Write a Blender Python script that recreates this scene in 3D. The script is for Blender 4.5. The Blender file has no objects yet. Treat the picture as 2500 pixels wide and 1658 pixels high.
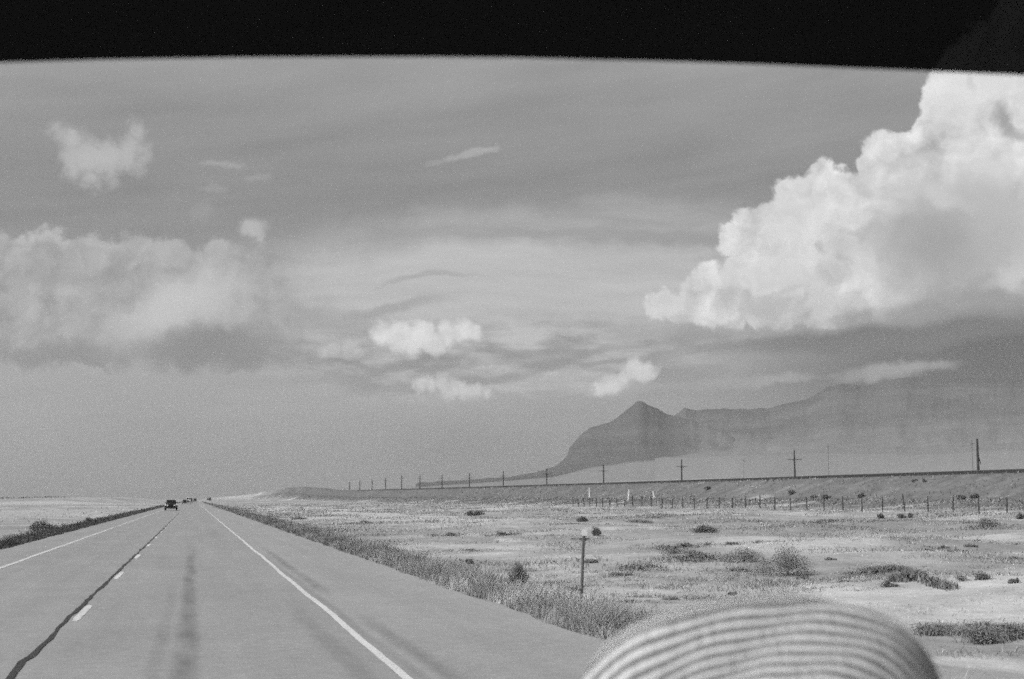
import bpy, bmesh, math, random
import numpy as np
from mathutils import Vector, Matrix
from mathutils import noise as mnoise
R = math.radians
rng = np.random.default_rng(7)
random.seed(7)
scene = bpy.context.scene
C = scene.collection

# ---------------------------------------------------------------- camera
W0, H0, FPX = 2500.0, 1658.0, 3472.0        # the photograph's frame, 50 mm lens on 36 mm film
CAMZ = 1.70
PITCH = math.atan(390 / FPX)
YAW = math.atan(778 / math.hypot(FPX, 390))
cam_d = bpy.data.cameras.new('camera')
cam = bpy.data.objects.new('camera', cam_d)
C.objects.link(cam)
cam_d.sensor_width = 36; cam_d.lens = 50.0
cam_d.clip_start = 0.02; cam_d.clip_end = 60000
cam.location = (0, 0, CAMZ)
cam.rotation_euler = (math.pi / 2 + PITCH, 0, -YAW)
cam_d.dof.use_dof = True
cam_d.dof.focus_distance = 120.0
cam_d.dof.aperture_fstop = 11.5
scene.camera = cam
CM = cam.rotation_euler.to_matrix()
CMI = CM.inverted()
def ray(px, py):
    return (CM @ Vector((px - W0 / 2, -(py - H0 / 2), -FPX))).normalized()
def azel(px, py):
    d = ray(px, py)
    return math.degrees(math.atan2(d.x, d.y)), math.degrees(math.asin(d.z))
def at_plane(px, py, z):
    d = ray(px, py); t = (z - CAMZ) / d.z
    return Vector((d.x * t, d.y * t, z))
def at_x(px, X):                              # ground Y where pixel column px meets the line x = X
    d = ray(px, 1219)
    return X * d.y / d.x

# ---------------------------------------------------------------- sun, sky, exposure
SUN_AZ, SUN_EL = R(-110), R(38)              # azimuth from the road's direction, towards the left and behind
sd = Vector((math.sin(SUN_AZ) * math.cos(SUN_EL), math.cos(SUN_AZ) * math.cos(SUN_EL), math.sin(SUN_EL)))
sun_l = bpy.data.lights.new('sun', 'SUN'); sun_l.energy = 4.5; sun_l.angle = R(0.6); sun_l.color = (1, 1, 1)
sun = bpy.data.objects.new('sun', sun_l); C.objects.link(sun)
sun.rotation_euler = sd.to_track_quat('Z', 'Y').to_euler()
sun.location = (-20, -20, 40)
scene.view_settings.view_transform = 'Standard'
scene.view_settings.look = 'None'
scene.view_settings.exposure = 0.0
scene.view_settings.gamma = 1.0

# small node language
class NT:
    def __init__(s, tree): s.t = tree
    def n(s, typ, **kw):
        nd = s.t.nodes.new(typ)
        for k, v in kw.items(): setattr(nd, k, v)
        return nd
    def put(s, sock, v):
        if isinstance(v, bpy.types.NodeSocket): s.t.links.new(v, sock)
        elif v is not None: sock.default_value = v
    def m(s, op, a, b=None, c=None, clamp=False):
        nd = s.n('ShaderNodeMath', operation=op, use_clamp=clamp)
        s.put(nd.inputs[0], a)
        if b is not None: s.put(nd.inputs[1], b)
        if c is not None: s.put(nd.inputs[2], c)
        return nd.outputs[0]
    def add(s, a, b): return s.m('ADD', a, b)
    def sub(s, a, b): return s.m('SUBTRACT', a, b)
    def mul(s, a, b): return s.m('MULTIPLY', a, b)
    def mx(s, a, b): return s.m('MAXIMUM', a, b)
    def mn(s, a, b): return s.m('MINIMUM', a, b)
    def sm(s, v, lo, hi, a=0.0, b=1.0):        # smoothstep map
        nd = s.n('ShaderNodeMapRange', interpolation_type='SMOOTHSTEP')
        s.put(nd.inputs[0], v); nd.inputs[1].default_value = lo; nd.inputs[2].default_value = hi
        nd.inputs[3].default_value = a; nd.inputs[4].default_value = b
        return nd.outputs[0]
    def lin(s, v, lo, hi, a=0.0, b=1.0, clamp=True):
        nd = s.n('ShaderNodeMapRange', clamp=clamp)
        s.put(nd.inputs[0], v); nd.inputs[1].default_value = lo; nd.inputs[2].default_value = hi
        nd.inputs[3].default_value = a; nd.inputs[4].default_value = b
        return nd.outputs[0]
    def xyz(s, x, y, z=0.0):
        nd = s.n('ShaderNodeCombineXYZ')
        s.put(nd.inputs[0], x); s.put(nd.inputs[1], y); s.put(nd.inputs[2], z)
        return nd.outputs[0]
    def sep(s, v):
        nd = s.n('ShaderNodeSeparateXYZ'); s.put(nd.inputs[0], v); return nd.outputs
    def vm(s, op, a, b=None):
        nd = s.n('ShaderNodeVectorMath', operation=op)
        s.put(nd.inputs[0], a)
        if b is not None: s.put(nd.inputs[1], b)
        return nd.outputs[1] if op in ('DISTANCE', 'LENGTH', 'DOT_PRODUCT') else nd.outputs[0]
    def noise(s, v, scale, detail=4, rough=0.5, dim='3D', dist=0.0, col=False):
        nd = s.n('ShaderNodeTexNoise', noise_dimensions=dim)
        s.put(nd.inputs['Vector'], v); nd.inputs['Scale'].default_value = scale
        nd.inputs['Detail'].default_value = detail; nd.inputs['Roughness'].default_value = rough
        nd.inputs['Distortion'].default_value = dist
        return nd.outputs['Color'] if col else nd.outputs[0]
    def mix(s, f, a, b):                       # float mix
        nd = s.n('ShaderNodeMix', data_type='FLOAT')
        s.put(nd.inputs[0], f); s.put(nd.inputs[2], a); s.put(nd.inputs[3], b)
        return nd.outputs[0]

U = 60.6                                      # sky units per degree
def S(px, py):
    a, e = azel(px, py); return a * U, e * U

world = bpy.data.worlds.new('World'); scene.world = world
world.use_nodes = True
wt = world.node_tree; wt.nodes.clear()
k = NT(wt)
out = k.n('ShaderNodeOutputWorld'); bg = k.n('ShaderNodeBackground')
sky = k.n('ShaderNodeTexSky', sky_type='NISHITA')
sky.sun_disc = False; sky.sun_elevation = SUN_EL; sky.sun_rotation = SUN_AZ
sky.air_density = 1.0; sky.dust_density = 2.0; sky.ozone_density = 1.0; sky.altitude = 1500
bw = k.n('ShaderNodeRGBToBW'); wt.links.new(sky.outputs[0], bw.inputs[0])
SKYK = 0.10                                   # background strength
base = bw.outputs[0]                          # black and white film: luminance of the daylight sky
tc = k.n('ShaderNodeTexCoord')
D = k.vm('NORMALIZE', tc.outputs['Generated'])
dx, dy, dz = k.sep(D)
az = k.mul(k.m('ARCTAN2', dx, dy), 180 / math.pi * U)
el = k.mul(k.m('ARCSINE', dz), 180 / math.pi * U)
P = k.xyz(az, el, 0.0)
# domain warps
def warp(scale, amp, detail=5, rough=0.55, off=(0, 0, 0), src=None):
    src = src or P
    c = k.noise(k.vm('ADD', src, off), scale, detail, rough, col=True)
    v = k.vm('SUBTRACT', c, (0.5, 0.5, 0.5))
    v = k.vm('MULTIPLY', v, (amp, amp, 0))
    return k.vm('ADD', src, v)
Pw = warp(1 / 95, 95, 5, 0.6)
Ps = warp(1 / 300, 120, 4, 0.55, (900, 300, 5))       # slow warp for soft veils
def blob(Pn, px, py, rx, ry, ang=0.0):               # 1 at centre, 0 at rim, elliptical
    cx, cy = S(px, py)
    v = k.vm('SUBTRACT', Pn, (cx, cy, 0))
    if ang:
        nd = k.n('ShaderNodeVectorRotate', rotation_type='Z_AXIS'); k.put(nd.inputs['Vector'], v)
        nd.inputs['Angle'].default_value = R(-ang); v = nd.outputs[0]
    v = k.vm('MULTIPLY', v, (1 / rx, 1 / ry, 0))
    return k.m('SUBTRACT', 1.0, k.vm('LENGTH', v))
def circ(Pn, px, py, r):                             # signed distance in sky units, positive inside
    cx, cy = S(px, py)
    return k.sub(r, k.vm('DISTANCE', Pn, (cx, cy, 0)))
def union(lst):
    f = lst[0]
    for g in lst[1:]: f = k.mx(f, g)
    return f
def sunion(lst, kk=14):
    f = lst[0]
    for g in lst[1:]:
        f = k.m('SMOOTH_MAX', f, g, kk)
    return f
def over(L, val, alpha): return k.mix(alpha, L, val)

# relief of the puffs, lit from the upper left
def puffs(Pn, scale):
    nd = k.n('ShaderNodeTexVoronoi', feature='SMOOTH_F1', voronoi_dimensions='2D')
    k.put(nd.inputs['Vector'], Pn); nd.inputs['Scale'].default_value = scale
    nd.inputs['Smoothness'].default_value = 0.6
    nd.inputs['Detail'].default_value = 2.0; nd.inputs['Roughness'].default_value = 0.45
    return k.sub(1.0, nd.outputs['Distance'])
def relief(Pn, scale, off):
    a = k.add(k.mul(puffs(Pn, scale), 0.5), k.noise(Pn, scale * 1.3, 6, 0.6))
    Po = k.vm('ADD', Pn, (off[0], off[1], 0))
    b = k.add(k.mul(puffs(Po, scale), 0.5), k.noise(Po, scale * 1.3, 6, 0.6))
    return k.sub(a, b)
rel = relief(Pw, 1 / 150, (-34, 30))

er1 = k.sub(k.noise(P, 1 / 46, 7, 0.66), 0.5)
er2 = k.sub(k.noise(k.vm('ADD', P, (500, 100, 2)), 1 / 110, 7, 0.62), 0.5)
K = 1.0 / SKYK
# clear sky, a little darker about 15 degrees up and brighter in the haze below
g1 = k.sm(el, -0.5 * U, 4.5 * U, 0.235, 0.385)
g2 = k.sm(el, 6.5 * U, 11 * U, 0.0, -0.115)
g3 = k.sm(el, 12.5 * U, 18.5 * U, 0.0, 0.075)
tone = k.add(k.add(g1, g2), g3)
big = k.noise(Ps, 1 / 420, 3, 0.5)
tone = k.add(tone, k.lin(big, 0.3, 0.7, -0.016, 0.016))
ss = k.noise(k.xyz(k.mul(az, 1 / 520), k.mul(k.sub(el, k.mul(az, 0.10)), 1 / 75), 9.0), 1.0, 5, 0.55)
tone = k.add(tone, k.lin(ss, 0.3, 0.7, -0.028, 0.028))
# the Nishita sky carries the azimuth falloff, the tone is what film and dust leave of it
nis = k.lin(base, 0.5, 6.0, 0.93, 1.07)
L = k.mul(tone, nis)

# thin high streaks
st_v = k.xyz(k.mul(az, 1 / 420), k.mul(k.add(el, k.mul(k.noise(P, 1 / 500, 2), 120)), 1 / 42), 3.0)
streak = k.noise(st_v, 1.0, 4, 0.55)
veil_z = k.sm(k.add(blob(Ps, 1400, 650, 980, 180, 1), k.mul(er2, 0.35)), 0.0, 0.4)
L = over(L, k.lin(streak, 0.35, 0.65, 0.37, 0.46), k.mul(veil_z, 0.85))
core = k.sm(k.add(blob(Ps, 1280, 695, 790, 118, 0), k.mul(er2, 0.5)), 0.0, 0.38)
L = over(L, k.lin(streak, 0.35, 0.65, 0.52, 0.60), k.mul(core, 0.85))
lowv = k.sm(blob(Ps, 1230, 865, 820, 130, 0), 0.0, 0.6)
pn = k.noise(k.xyz(k.mul(az, 1 / 210), k.mul(el, 1 / 62), 4.0), 1.0, 7, 0.6)
L = over(L, k.lin(pn, 0.40, 0.60, 0.30, 0.62), k.mul(lowv, 0.85))
# faint dark ripples through the veil
for (x, y, rx, ry, a, dk) in [(1330, 572, 330, 16, 2, .35), (1600, 590, 260, 22, -4, .33), (1050, 685, 170, 11, 6, .41), (950, 752, 200, 18, 5, .37),
                              (1000, 872, 190, 15, 3, .27), (1400, 845, 240, 13, 4, .31), (1420, 870, 200, 10, 0, .32), (860, 868, 90, 12, 0, .28),
                              (1180, 915, 260, 16, 8, .31), (1750, 525, 170, 12, -7, .345), (1760, 850, 260, 16, 4, .30)]:
    L = over(L, dk, k.mul(k.sm(blob(Ps, x, y, rx, ry, a), 0.0, 0.7), 0.75))

# cloud bank on the left, with a flat dark base
bank = sunion([circ(Pw, x, y, r) for (x, y, r) in [(110, 620, 62), (20, 640, 70), (220, 640, 60), (330, 640, 66), (420, 660, 82), (540, 640, 48),
                                                  (100, 740, 150), (300, 760, 170), (520, 770, 160), (640, 820, 90), (-120, 700, 160), (630, 572, 26), (590, 700, 90), (690, 790, 60)]], 25)
bm = k.sm(k.add(bank, k.add(k.mul(er1, 62), k.mul(er2, 60))), -8, 16)
flatb = k.sub(el, k.add(S(400, 915)[1], k.mul(k.sub(az, S(400, 900)[0]), 0.03)))
bm = k.mul(bm, k.sm(k.add(flatb, k.lin(k.noise(P, 1 / 60, 4), 0.3, 0.7, -12, 12)), -9, 9))
rel2 = relief(k.vm('ADD', Pw, (300, 80, 0)), 1 / 66, (-15, 14))
bt = k.add(k.add(0.415, k.mul(rel, 0.24)), k.add(k.mul(rel2, 0.19), k.mul(er2, 0.16)))
bt = over(bt, 0.66, k.mul(k.sm(blob(Pw, 440, 745, 240, 95, 22), 0.0, 0.8), 0.85))
bt = over(bt, 0.56, k.mul(k.sm(blob(Pw, 120, 575, 150, 34), 0.0, 0.7), 0.8))
bt = over(bt, 0.50, k.mul(k.sm(blob(Pw, 400, 600, 130, 40), 0.0, 0.8), 0.6))
bt = over(bt, 0.24, k.mul(k.sm(blob(Pw, 130, 870, 170, 60), 0.0, 0.7), 0.8))
bt = over(bt, 0.215, k.mul(k.sm(blob(Pw, 560, 850, 330, 80, 4), 0.0, 0.65), 0.85))
bt = over(bt, 0.36, k.mul(k.sm(blob(Pw, 130, 680, 170, 45, 4), 0.0, 0.8), 0.6))
L = over(L, bt, k.mul(k.mul(bm, k.sm(az, S(800, 760)[0], S(560, 760)[0], 0.25, 1.0)), 0.93))
L = over(L, 0.46, k.mul(k.sm(blob(Pw, 215, 897, 55, 14), 0, .6), .7))

# small fair-weather clouds
def small(Pn, circles, val, soft, alpha, shade=0.15, kk=10):
    global L
    f = sunion([circ(Pn, *c) for c in circles], kk)
    f = k.add(f, k.add(k.mul(er1, soft * 3.2), k.mul(er2, soft * 1.6)))
    vv = k.add(k.add(val, k.mul(rel, shade)), k.add(k.mul(rel2, shade * 0.9), k.mul(k.sm(f, 0, soft * 2.0, -0.03, 0.03), 1.0)))
    L = over(L, vv, k.mul(k.sm(f, -soft * 0.8, soft * 0.9), alpha))
Pm = warp(1 / 60, 34, 4, 0.55, (70, 20, 9))
small(Pm, [(145, 330, 20), (175, 345, 30), (335, 330, 24), (320, 355, 34), (215, 385, 46), (265, 390, 46), (310, 385, 36), (345, 390, 16), (180, 405, 34), (220, 430, 26), (265, 420, 26)], 0.49, 24, 0.9, 0.06, 14)
for (x, y, rx, ry, a, v, al) in [(545, 400, 60, 11, 0, .42, .6), (625, 437, 45, 13, 5, .40, .5), (520, 460, 50, 12, 0, .40, .4), (1150, 375, 72, 12, 14, .45, .75), (1085, 392, 60, 9, 10, .41, .5), (490, 520, 40, 30, 30, .38, .4),
                                 (620, 556, 48, 24, 10, .50, .8), (1200, 365, 26, 10, 5, .47, .5)]:
    L = over(L, v, k.mul(k.sm(k.add(blob(Pm, x, y, rx * 1.1, ry * 1.1, a), k.mul(er1, 1.5)), 0, .75), al))
small(Pm, [(935, 812, 30), (975, 820, 42), (1030, 822, 38), (1090, 815, 32), (1125, 808, 30), (1160, 812, 20), (1010, 846, 28), (1060, 840, 28)], 0.80, 13, 0.88, 0.3)
small(Pm, [(785, 858, 18), (815, 850, 24), (850, 850, 22), (870, 862, 16)], 0.56, 12, 0.8, 0.2)
small(Pm, [(1025, 950, 16), (1055, 945, 20), (1080, 940, 22), (1110, 950, 24), (1135, 955, 22), (1160, 952, 18), (1190, 958, 14), (1095, 960, 20)], 0.74, 13, 0.8, 0.25)

# dark rain-laden air under the great cloud
dk = k.sm(blob(Ps, 2500, 890, 1050, 190, 3), 0.0, 0.7)
L = over(L, k.sm(az, S(1500, 900)[0], S(2500, 900)[0], 0.27, 0.10), k.mul(dk, 0.95))
dk2 = k.sm(blob(Ps, 2160, 822, 430, 42, 4), 0.0, 0.7)
L = over(L, 0.15, k.mul(dk2, 0.9))
rain = k.sm(blob(Ps, 1110, 1110, 260, 110), 0.0, 0.9)
L = over(L, 0.22, k.mul(rain, 0.6))
# low clouds over the escarpment
small(Pm, [(1460, 945, 20), (1490, 935, 28), (1520, 925, 22), (1550, 905, 30), (1575, 905, 26)], 0.80, 10, 0.85, 0.2)
small(Pm, [(1600, 898, 12), (1440, 952, 16)], 0.52, 10, 0.7, 0.1)
for (x, y, rx, ry, a, v, al) in [(1800, 932, 210, 20, 3, .42, .7), (1920, 925, 120, 14, 3, .44, .6), (2170, 905, 150, 26, 6, .46, .75), (2270, 895, 90, 16, 3, .44, .6), (1640, 868, 70, 20, 10, .42, .6), (1280, 880, 170, 12, 6, .43, .55),
                                 (1390, 925, 150, 22, 4, .44, .55), (1510, 845, 60, 30, 0, .44, .5), (1560, 818, 130, 14, 0, .43, .6)]:
    L = over(L, v, k.mul(k.sm(k.add(blob(Pm, x, y, rx * 1.1, ry * 1.1, a), k.mul(er1, 1.3)), 0, .8), al))

# the great cumulus on the right
gc = [(2530, 110, 125), (2440, 150, 88), (2520, 40, 60), (2600, 60, 110), (2425, 235, 160), (2410, 310, 158), (2400, 420, 200), (2228, 400, 80), (2170, 410, 82), (2148, 392, 60), (2004, 432, 42), (2040, 470, 62), (1940, 470, 56),
      (1990, 530, 104), (1870, 545, 48), (1835, 552, 46), (1905, 605, 112), (1785, 596, 38), (1860, 690, 98), (1734, 672, 38), (1700, 712, 50), (1612, 748, 42), (1660, 757, 38), (1720, 762, 40),
      (1900, 730, 90), (1775, 735, 62), (1800, 765, 42), (1745, 700, 40), (2050, 650, 160), (2200, 590, 200), (2400, 560, 240), (2330, 700, 110), (2460, 690, 110), (2650, 400, 380)]
Pe = k.vm('ADD', Pw, k.vm('MULTIPLY', k.vm('SUBTRACT', k.noise(P, 1 / 26, 4, 0.6, col=True), (0.5, 0.5, 0.5)), (22, 22, 0)))
fc = sunion([circ(Pe, *c) for c in gc], 9)
cm = k.sm(fc, -3, 11)
# flat base, rising to the right
blx = k.sub(az, S(1900, 800)[0])
basel = k.sub(el, k.add(S(1900, 806)[1], k.mul(k.mx(blx, 0.0), 0.12)))
cm = k.mul(cm, k.sm(k.add(basel, k.lin(k.noise(P, 1 / 70, 5), 0.3, 0.7, -30, 30)), -22, 34))
ct = k.add(k.add(0.74, k.mul(rel, 0.55)), k.add(k.mul(rel2, 0.25), k.mul(er2, 0.10)))
fine = k.noise(Pw, 1 / 38, 5, 0.6)
ct = k.add(ct, k.lin(fine, 0.3, 0.7, -0.03, 0.03))
def sh(x, y, rx, ry, v, al, a=0, Pn=None):
    global ct
    ct = over(ct, v, k.mul(k.sm(blob(Pn or Pw, x, y, rx, ry, a), 0.0, 0.9), al))
sh(2360, 560, 330, 200, 0.56, .75)
sh(2290, 600, 230, 200, 0.38, .92, 20)
sh(2440, 560, 140, 160, 0.50, .7)
sh(2420, 800, 330, 160, 0.22, .95)
sh(2420, 470, 160, 120, 0.58, .5)
sh(2060, 760, 300, 50, 0.60, .7)
sh(1860, 745, 90, 40, 0.50, .7)
sh(1770, 725, 46, 42, 0.50, .7)
sh(2300, 760, 230, 50, 0.40, .8)
sh(2360, 220, 190, 110, 0.84, .8)
sh(1940, 540, 140, 100, 0.77, .6)
sh(1900, 660, 170, 60, 0.76, .6)
sh(1650, 745, 90, 50, 0.76, .7)
sh(2480, 690, 70, 60, 0.66, .8)
sh(2175, 715, 60, 35, 0.70, .6)
sh(2455, 300, 30, 55, 0.34, .9, 15)
sh(2480, 330, 50, 26, 0.42, .7)
sh(2370, 200, 12, 50, 0.62, .6)
sh(2005, 610, 16, 26, 0.52, .7, 20)
sh(2300, 480, 110, 26, 0.70, .6, -25)
L = over(L, ct, k.mul(cm, 0.97))
# dark underside haze across the base
L = over(L, 0.20, k.mul(k.sm(blob(Ps, 2160, 830, 560, 34, 4), 0.0, 0.8), 0.65))
# below the horizon the far ground's haze goes on
L = k.mix(k.sm(el, -2 * U, 0), 0.30, L)
# away from the picture the cloud cover is loose and broken
k.put(bg.inputs[0], k.mul(L, K))
bg.inputs[1].default_value = SKYK
wt.links.new(bg.outputs[0], out.inputs[0])
world.cycles.sampling_method = 'MANUAL'
world.cycles.sample_map_resolution = 512

# render settings: film grain is left to the sampler, so no denoising
cy = scene.cycles
cy.use_denoising = False
cy.max_bounces = 5; cy.diffuse_bounces = 2; cy.glossy_bounces = 2; cy.transparent_max_bounces = 8; cy.volume_bounces = 1
cy.use_adaptive_sampling = True
cy.adaptive_threshold = 0.6
cy.adaptive_min_samples = 5
cy.filter_width = 1.75

# ---------------------------------------------------------------- helpers
def tag(o, label=None, cat=None, group=None, kind=None):
    if label: o['label'] = label
    if cat: o['category'] = cat
    if group: o['group'] = group
    if kind: o['kind'] = kind
    return o
def empty(name, loc, rz=0.0):
    o = bpy.data.objects.new(name, None); C.objects.link(o)
    o.location = loc; o.rotation_euler = (0, 0, rz); o.empty_display_size = 0.2
    return o
def link(name, me, mat=None, parent=None):
    o = bpy.data.objects.new(name, me); C.objects.link(o)
    if mat: me.materials.append(mat)
    if parent: o.parent = parent
    return o
def mesh_np(name, co, faces, smooth=False):
    """co: (n,3); faces: (m,3) or (m,4) int array"""
    me = bpy.data.meshes.new(name)
    co = np.asarray(co, np.float32); faces = np.asarray(faces, np.int32)
    nf, w = faces.shape
    me.vertices.add(len(co)); me.vertices.foreach_set('co', co.ravel())
    me.loops.add(nf * w); me.loops.foreach_set('vertex_index', faces.ravel())
    me.polygons.add(nf); me.polygons.foreach_set('loop_start', np.arange(nf) * w)
    try: me.polygons.foreach_set('loop_total', np.full(nf, w))
    except Exception: pass
    me.update(calc_edges=True); me.validate()
    if smooth: me.shade_smooth()
    return me
class MB:
    def __init__(s): s.v = []; s.f = []
    def add(s, vs, fs):
        b = len(s.v); s.v += [tuple(v) for v in vs]; s.f += [tuple(b + i for i in f) for f in fs]; return s
    def box(s, c, d, top=(1, 1), sh=(0, 0)):   # centre, full dims, top face scale and shift
        x, y, z = c; a, b, h = d[0] / 2, d[1] / 2, d[2] / 2
        tx, ty = top; vs = [(x - a, y - b, z - h), (x + a, y - b, z - h), (x + a, y + b, z - h), (x - a, y + b, z - h)]
        vs += [(x + sh[0] - a * tx, y + sh[1] - b * ty, z + h), (x + sh[0] + a * tx, y + sh[1] - b * ty, z + h), (x + sh[0] + a * tx, y + sh[1] + b * ty, z + h), (x + sh[0] - a * tx, y + sh[1] + b * ty, z + h)]
        return s.add(vs, [(3, 2, 1, 0), (4, 5, 6, 7), (0, 1, 5, 4), (1, 2, 6, 5), (2, 3, 7, 6), (3, 0, 4, 7)])
    def tube(s, p, q, r0, r1=None, n=8):
        r1 = r0 if r1 is None else r1
        p = Vector(p); q = Vector(q); z = (q - p).normalized()
        x = z.orthogonal().normalized(); y = z.cross(x)
        vs = []
        for (c, r) in ((p, r0), (q, r1)):
            for i in range(n):
                a = 2 * math.pi * i / n
                vs.append(c + x * math.cos(a) * r + y * math.sin(a) * r)
        fs = [(i, (i + 1) % n, n + (i + 1) % n, n + i) for i in range(n)]
        fs += [tuple(range(n - 1, -1, -1)), tuple(range(n, 2 * n))]
        return s.add(vs, fs)
    def build(s, name, mat, parent=None, bevel=0.0, smooth=False):
        me = bpy.data.meshes.new(name); me.from_pydata(s.v, [], s.f); me.update()
        if bevel:
            bm = bmesh.new(); bm.from_mesh(me)
            bmesh.ops.bevel(bm, geom=list(bm.edges), offset=bevel, segments=2, affect='EDGES', profile=0.6)
            bm.to_mesh(me); bm.free()
        if smooth: me.shade_smooth()
        return link(name, me, mat, parent)
def copy_tree(o, parent=None):
    c = o.copy(); C.objects.link(c); c.parent = parent
    for ch in list(o.children): copy_tree(ch, c)
    return c

# ---------------------------------------------------------------- materials
def mat(name):
    m = bpy.data.materials.new(name); m.use_nodes = True
    t = m.node_tree; t.nodes.clear(); q = NT(t)
    o = q.n('ShaderNodeOutputMaterial'); b = q.n('ShaderNodeBsdfPrincipled')
    t.links.new(b.outputs[0], o.inputs[0])
    return m, q, b, o
def gray(q, v):
    nd = q.n('ShaderNodeCombineColor'); 
    for i in range(3): q.put(nd.inputs[i], v)
    return nd.outputs[0]
def simple(name, v, var=0.2, scale=6.0, rough=0.8, metal=0.0, bump=0.0):
    m, q, b, o = mat(name)
    tc = q.n('ShaderNodeTexCoord')
    n = q.noise(tc.outputs['Object'], scale, 5, 0.6)
    q.put(b.inputs['Base Color'], gray(q, q.lin(n, 0.3, 0.7, v * (1 - var), v * (1 + var))))
    b.inputs['Roughness'].default_value = rough; b.inputs['Metallic'].default_value = metal
    if bump:
        bp = q.n('ShaderNodeBump'); bp.inputs['Strength'].default_value = bump; bp.inputs['Distance'].default_value = 0.02
        q.put(bp.inputs['Height'], n); q.put(b.inputs['Normal'], bp.outputs[0])
    return m

# ---------------------------------------------------------------- terrain
XR = 103.0
def zrail(y):
    y = np.clip(y, -200, 1600); return 5.05 + 0.0015 * y + 1.2e-6 * y * y
def sstep(a, b, x):
    t = np.clip((x - a) / (b - a), 0, 1); return t * t * (3 - 2 * t)
_ph = rng.uniform(0, 6.28, (24, 2)); _an = rng.uniform(0, math.pi, 24)
def waves(x, y, lam, n=8, off=0):
    s = 0
    for i in range(n):
        a = _an[(i + off) % 24]; l = lam * (0.6 + 0.8 * ((i * 37) % 11) / 11)
        s = s + np.sin((x * math.cos(a) + y * math.sin(a)) * 2 * math.pi / l + _ph[(i + off) % 24, 0])
    return s / math.sqrt(n)
def H(x, y):
    x = np.asarray(x, float); y = np.asarray(y, float)
    # right of the road
    z = -0.10 * sstep(4.9, 5.3, x) - 0.25 * sstep(5.6, 8, x) + 0.30 * sstep(9, 22, x) + 0.5 * sstep(25, 66, x)
    amp = sstep(8, 20, x)
    z = z + amp * (0.09 * waves(x, y, 9.0) + 0.16 * waves(x, y, 27.0, 8, 7)) * (1 - 0.5 * sstep(60, 75, x))
    zr = zrail(y)
    toe = 1.3 + 0.0022 * np.clip(y, 0, 1500)
    z = z + sstep(70, 88, x) * (toe - 0.5) * 0.9
    rise = sstep(89, 100.0, x)
    z = z * (1 - rise) + (zr - 0.35) * rise
    z = z + sstep(800, 1300, y) * (1 - sstep(1900, 2600, y)) * sstep(50, 95, x) * (1 - sstep(180, 400, x)) * (2.2 + 1.3 * waves(x, y, 260.0, 8, 3))
    fall = sstep(106.5, 112, x)
    z = z - fall * 1.2
    # the far fan that climbs to the mountains
    r = np.hypot(x, y)
    z = z + 0.021 * np.clip(x - 118, 0, None) * sstep(118, 700, x) + sstep(1500, 4200, r) * sstep(200, 1500, x) * 25
    # left of the road
    l = sstep(6.6, 7.2, -x)
    z = z - 0.12 * l - 0.25 * sstep(7.5, 10, -x) + 0.20 * sstep(11, 25, -x) + sstep(10, 24, -x) * (0.08 * waves(x, y, 11.0, 8, 3)) * 1.0
    z = z - 0.10 * (1 - sstep(4.9, 5.05, x)) * (1 - l)
    z = z + sstep(450, 900, y) * (1 - sstep(1500, 2600, y)) * sstep(20, 60, -x) * (1 - sstep(500, 2500, -x)) * (3.1 + 0.5 * waves(x, y, 300.0, 8, 6))
    return z
def axis(pts):
    out = []
    for (a, b, st) in pts: out += list(np.arange(a, b, st))
    out.append(pts[-1][1]); return np.array(out)
gx = axis([(-14000, -2000, 1000), (-2000, -400, 100), (-400, -60, 12), (-60, -14, 1.5), (-14, -6, 0.4), (-6, 4.4, 2.6), (4.4, 14, 0.35), (14, 62, 0.8), (62, 118, 0.9), (118, 400, 12), (400, 3000, 120), (3000, 14000, 900)])
gy = axis([(-60, 8, 4), (8, 80, 0.6), (80, 260, 1.6), (260, 700, 6), (700, 2400, 30), (2400, 13500, 400)])
GX, GY = np.meshgrid(gx, gy)
GZ = H(GX, GY)
nx, ny = len(gx), len(gy)
idx = np.arange(nx * ny).reshape(ny, nx)
quads = np.stack([idx[:-1, :-1], idx[:-1, 1:], idx[1:, 1:], idx[1:, :-1]], -1).reshape(-1, 4)

def hit(px, py, ymax=4000):
    """ground point seen at a pixel (marches the terrain)"""
    d = ray(px, py)
    ts = np.concatenate([np.linspace(5, 120, 1500), np.linspace(120, 700, 2500), np.linspace(700, ymax, 2500)])
    zz = CAMZ + d.z * ts - H(d.x * ts, d.y * ts)
    i = np.argmax(zz < 0) if (zz < 0).any() else len(ts) - 1
    t = ts[i]; x, y = d.x * t, d.y * t
    return Vector((x, y, float(H(x, y)))), t * (-(CMI @ d).z)
def top_at(px, py, x, y):
    """height of the sight line through (px,py) above the plan point nearest in azimuth"""
    d = ray(px, py); return CAMZ + d.z / math.hypot(d.x, d.y) * math.hypot(x, y)

# ground material: pale sand, dry grass and dark scrub slopes
gm, q, b, o = mat('sand_and_dry_grass')
geo = q.n('ShaderNodeNewGeometry'); PO = geo.outputs['Position']
X, Y, Z = q.sep(PO)
n1 = q.noise(PO, 1 / 16, 6, 0.62)
n2 = q.noise(q.vm('ADD', PO, (40, 17, 3)), 1 / 3.4, 6, 0.65)
n3 = q.noise(PO, 1 / 70, 3, 0.5)
n4 = q.noise(PO, 2.2, 5, 0.7)
grass = q.sm(q.add(q.mul(n1, 0.7), q.add(q.mul(n2, 0.35), q.mul(n3, 0.35))), 0.57, 0.74)
sandv = q.lin(n2, 0.3, 0.7, 0.44, 0.56)
grv = q.lin(n2, 0.3, 0.7, 0.21, 0.35)
v = q.mix(grass, sandv, grv)
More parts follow.
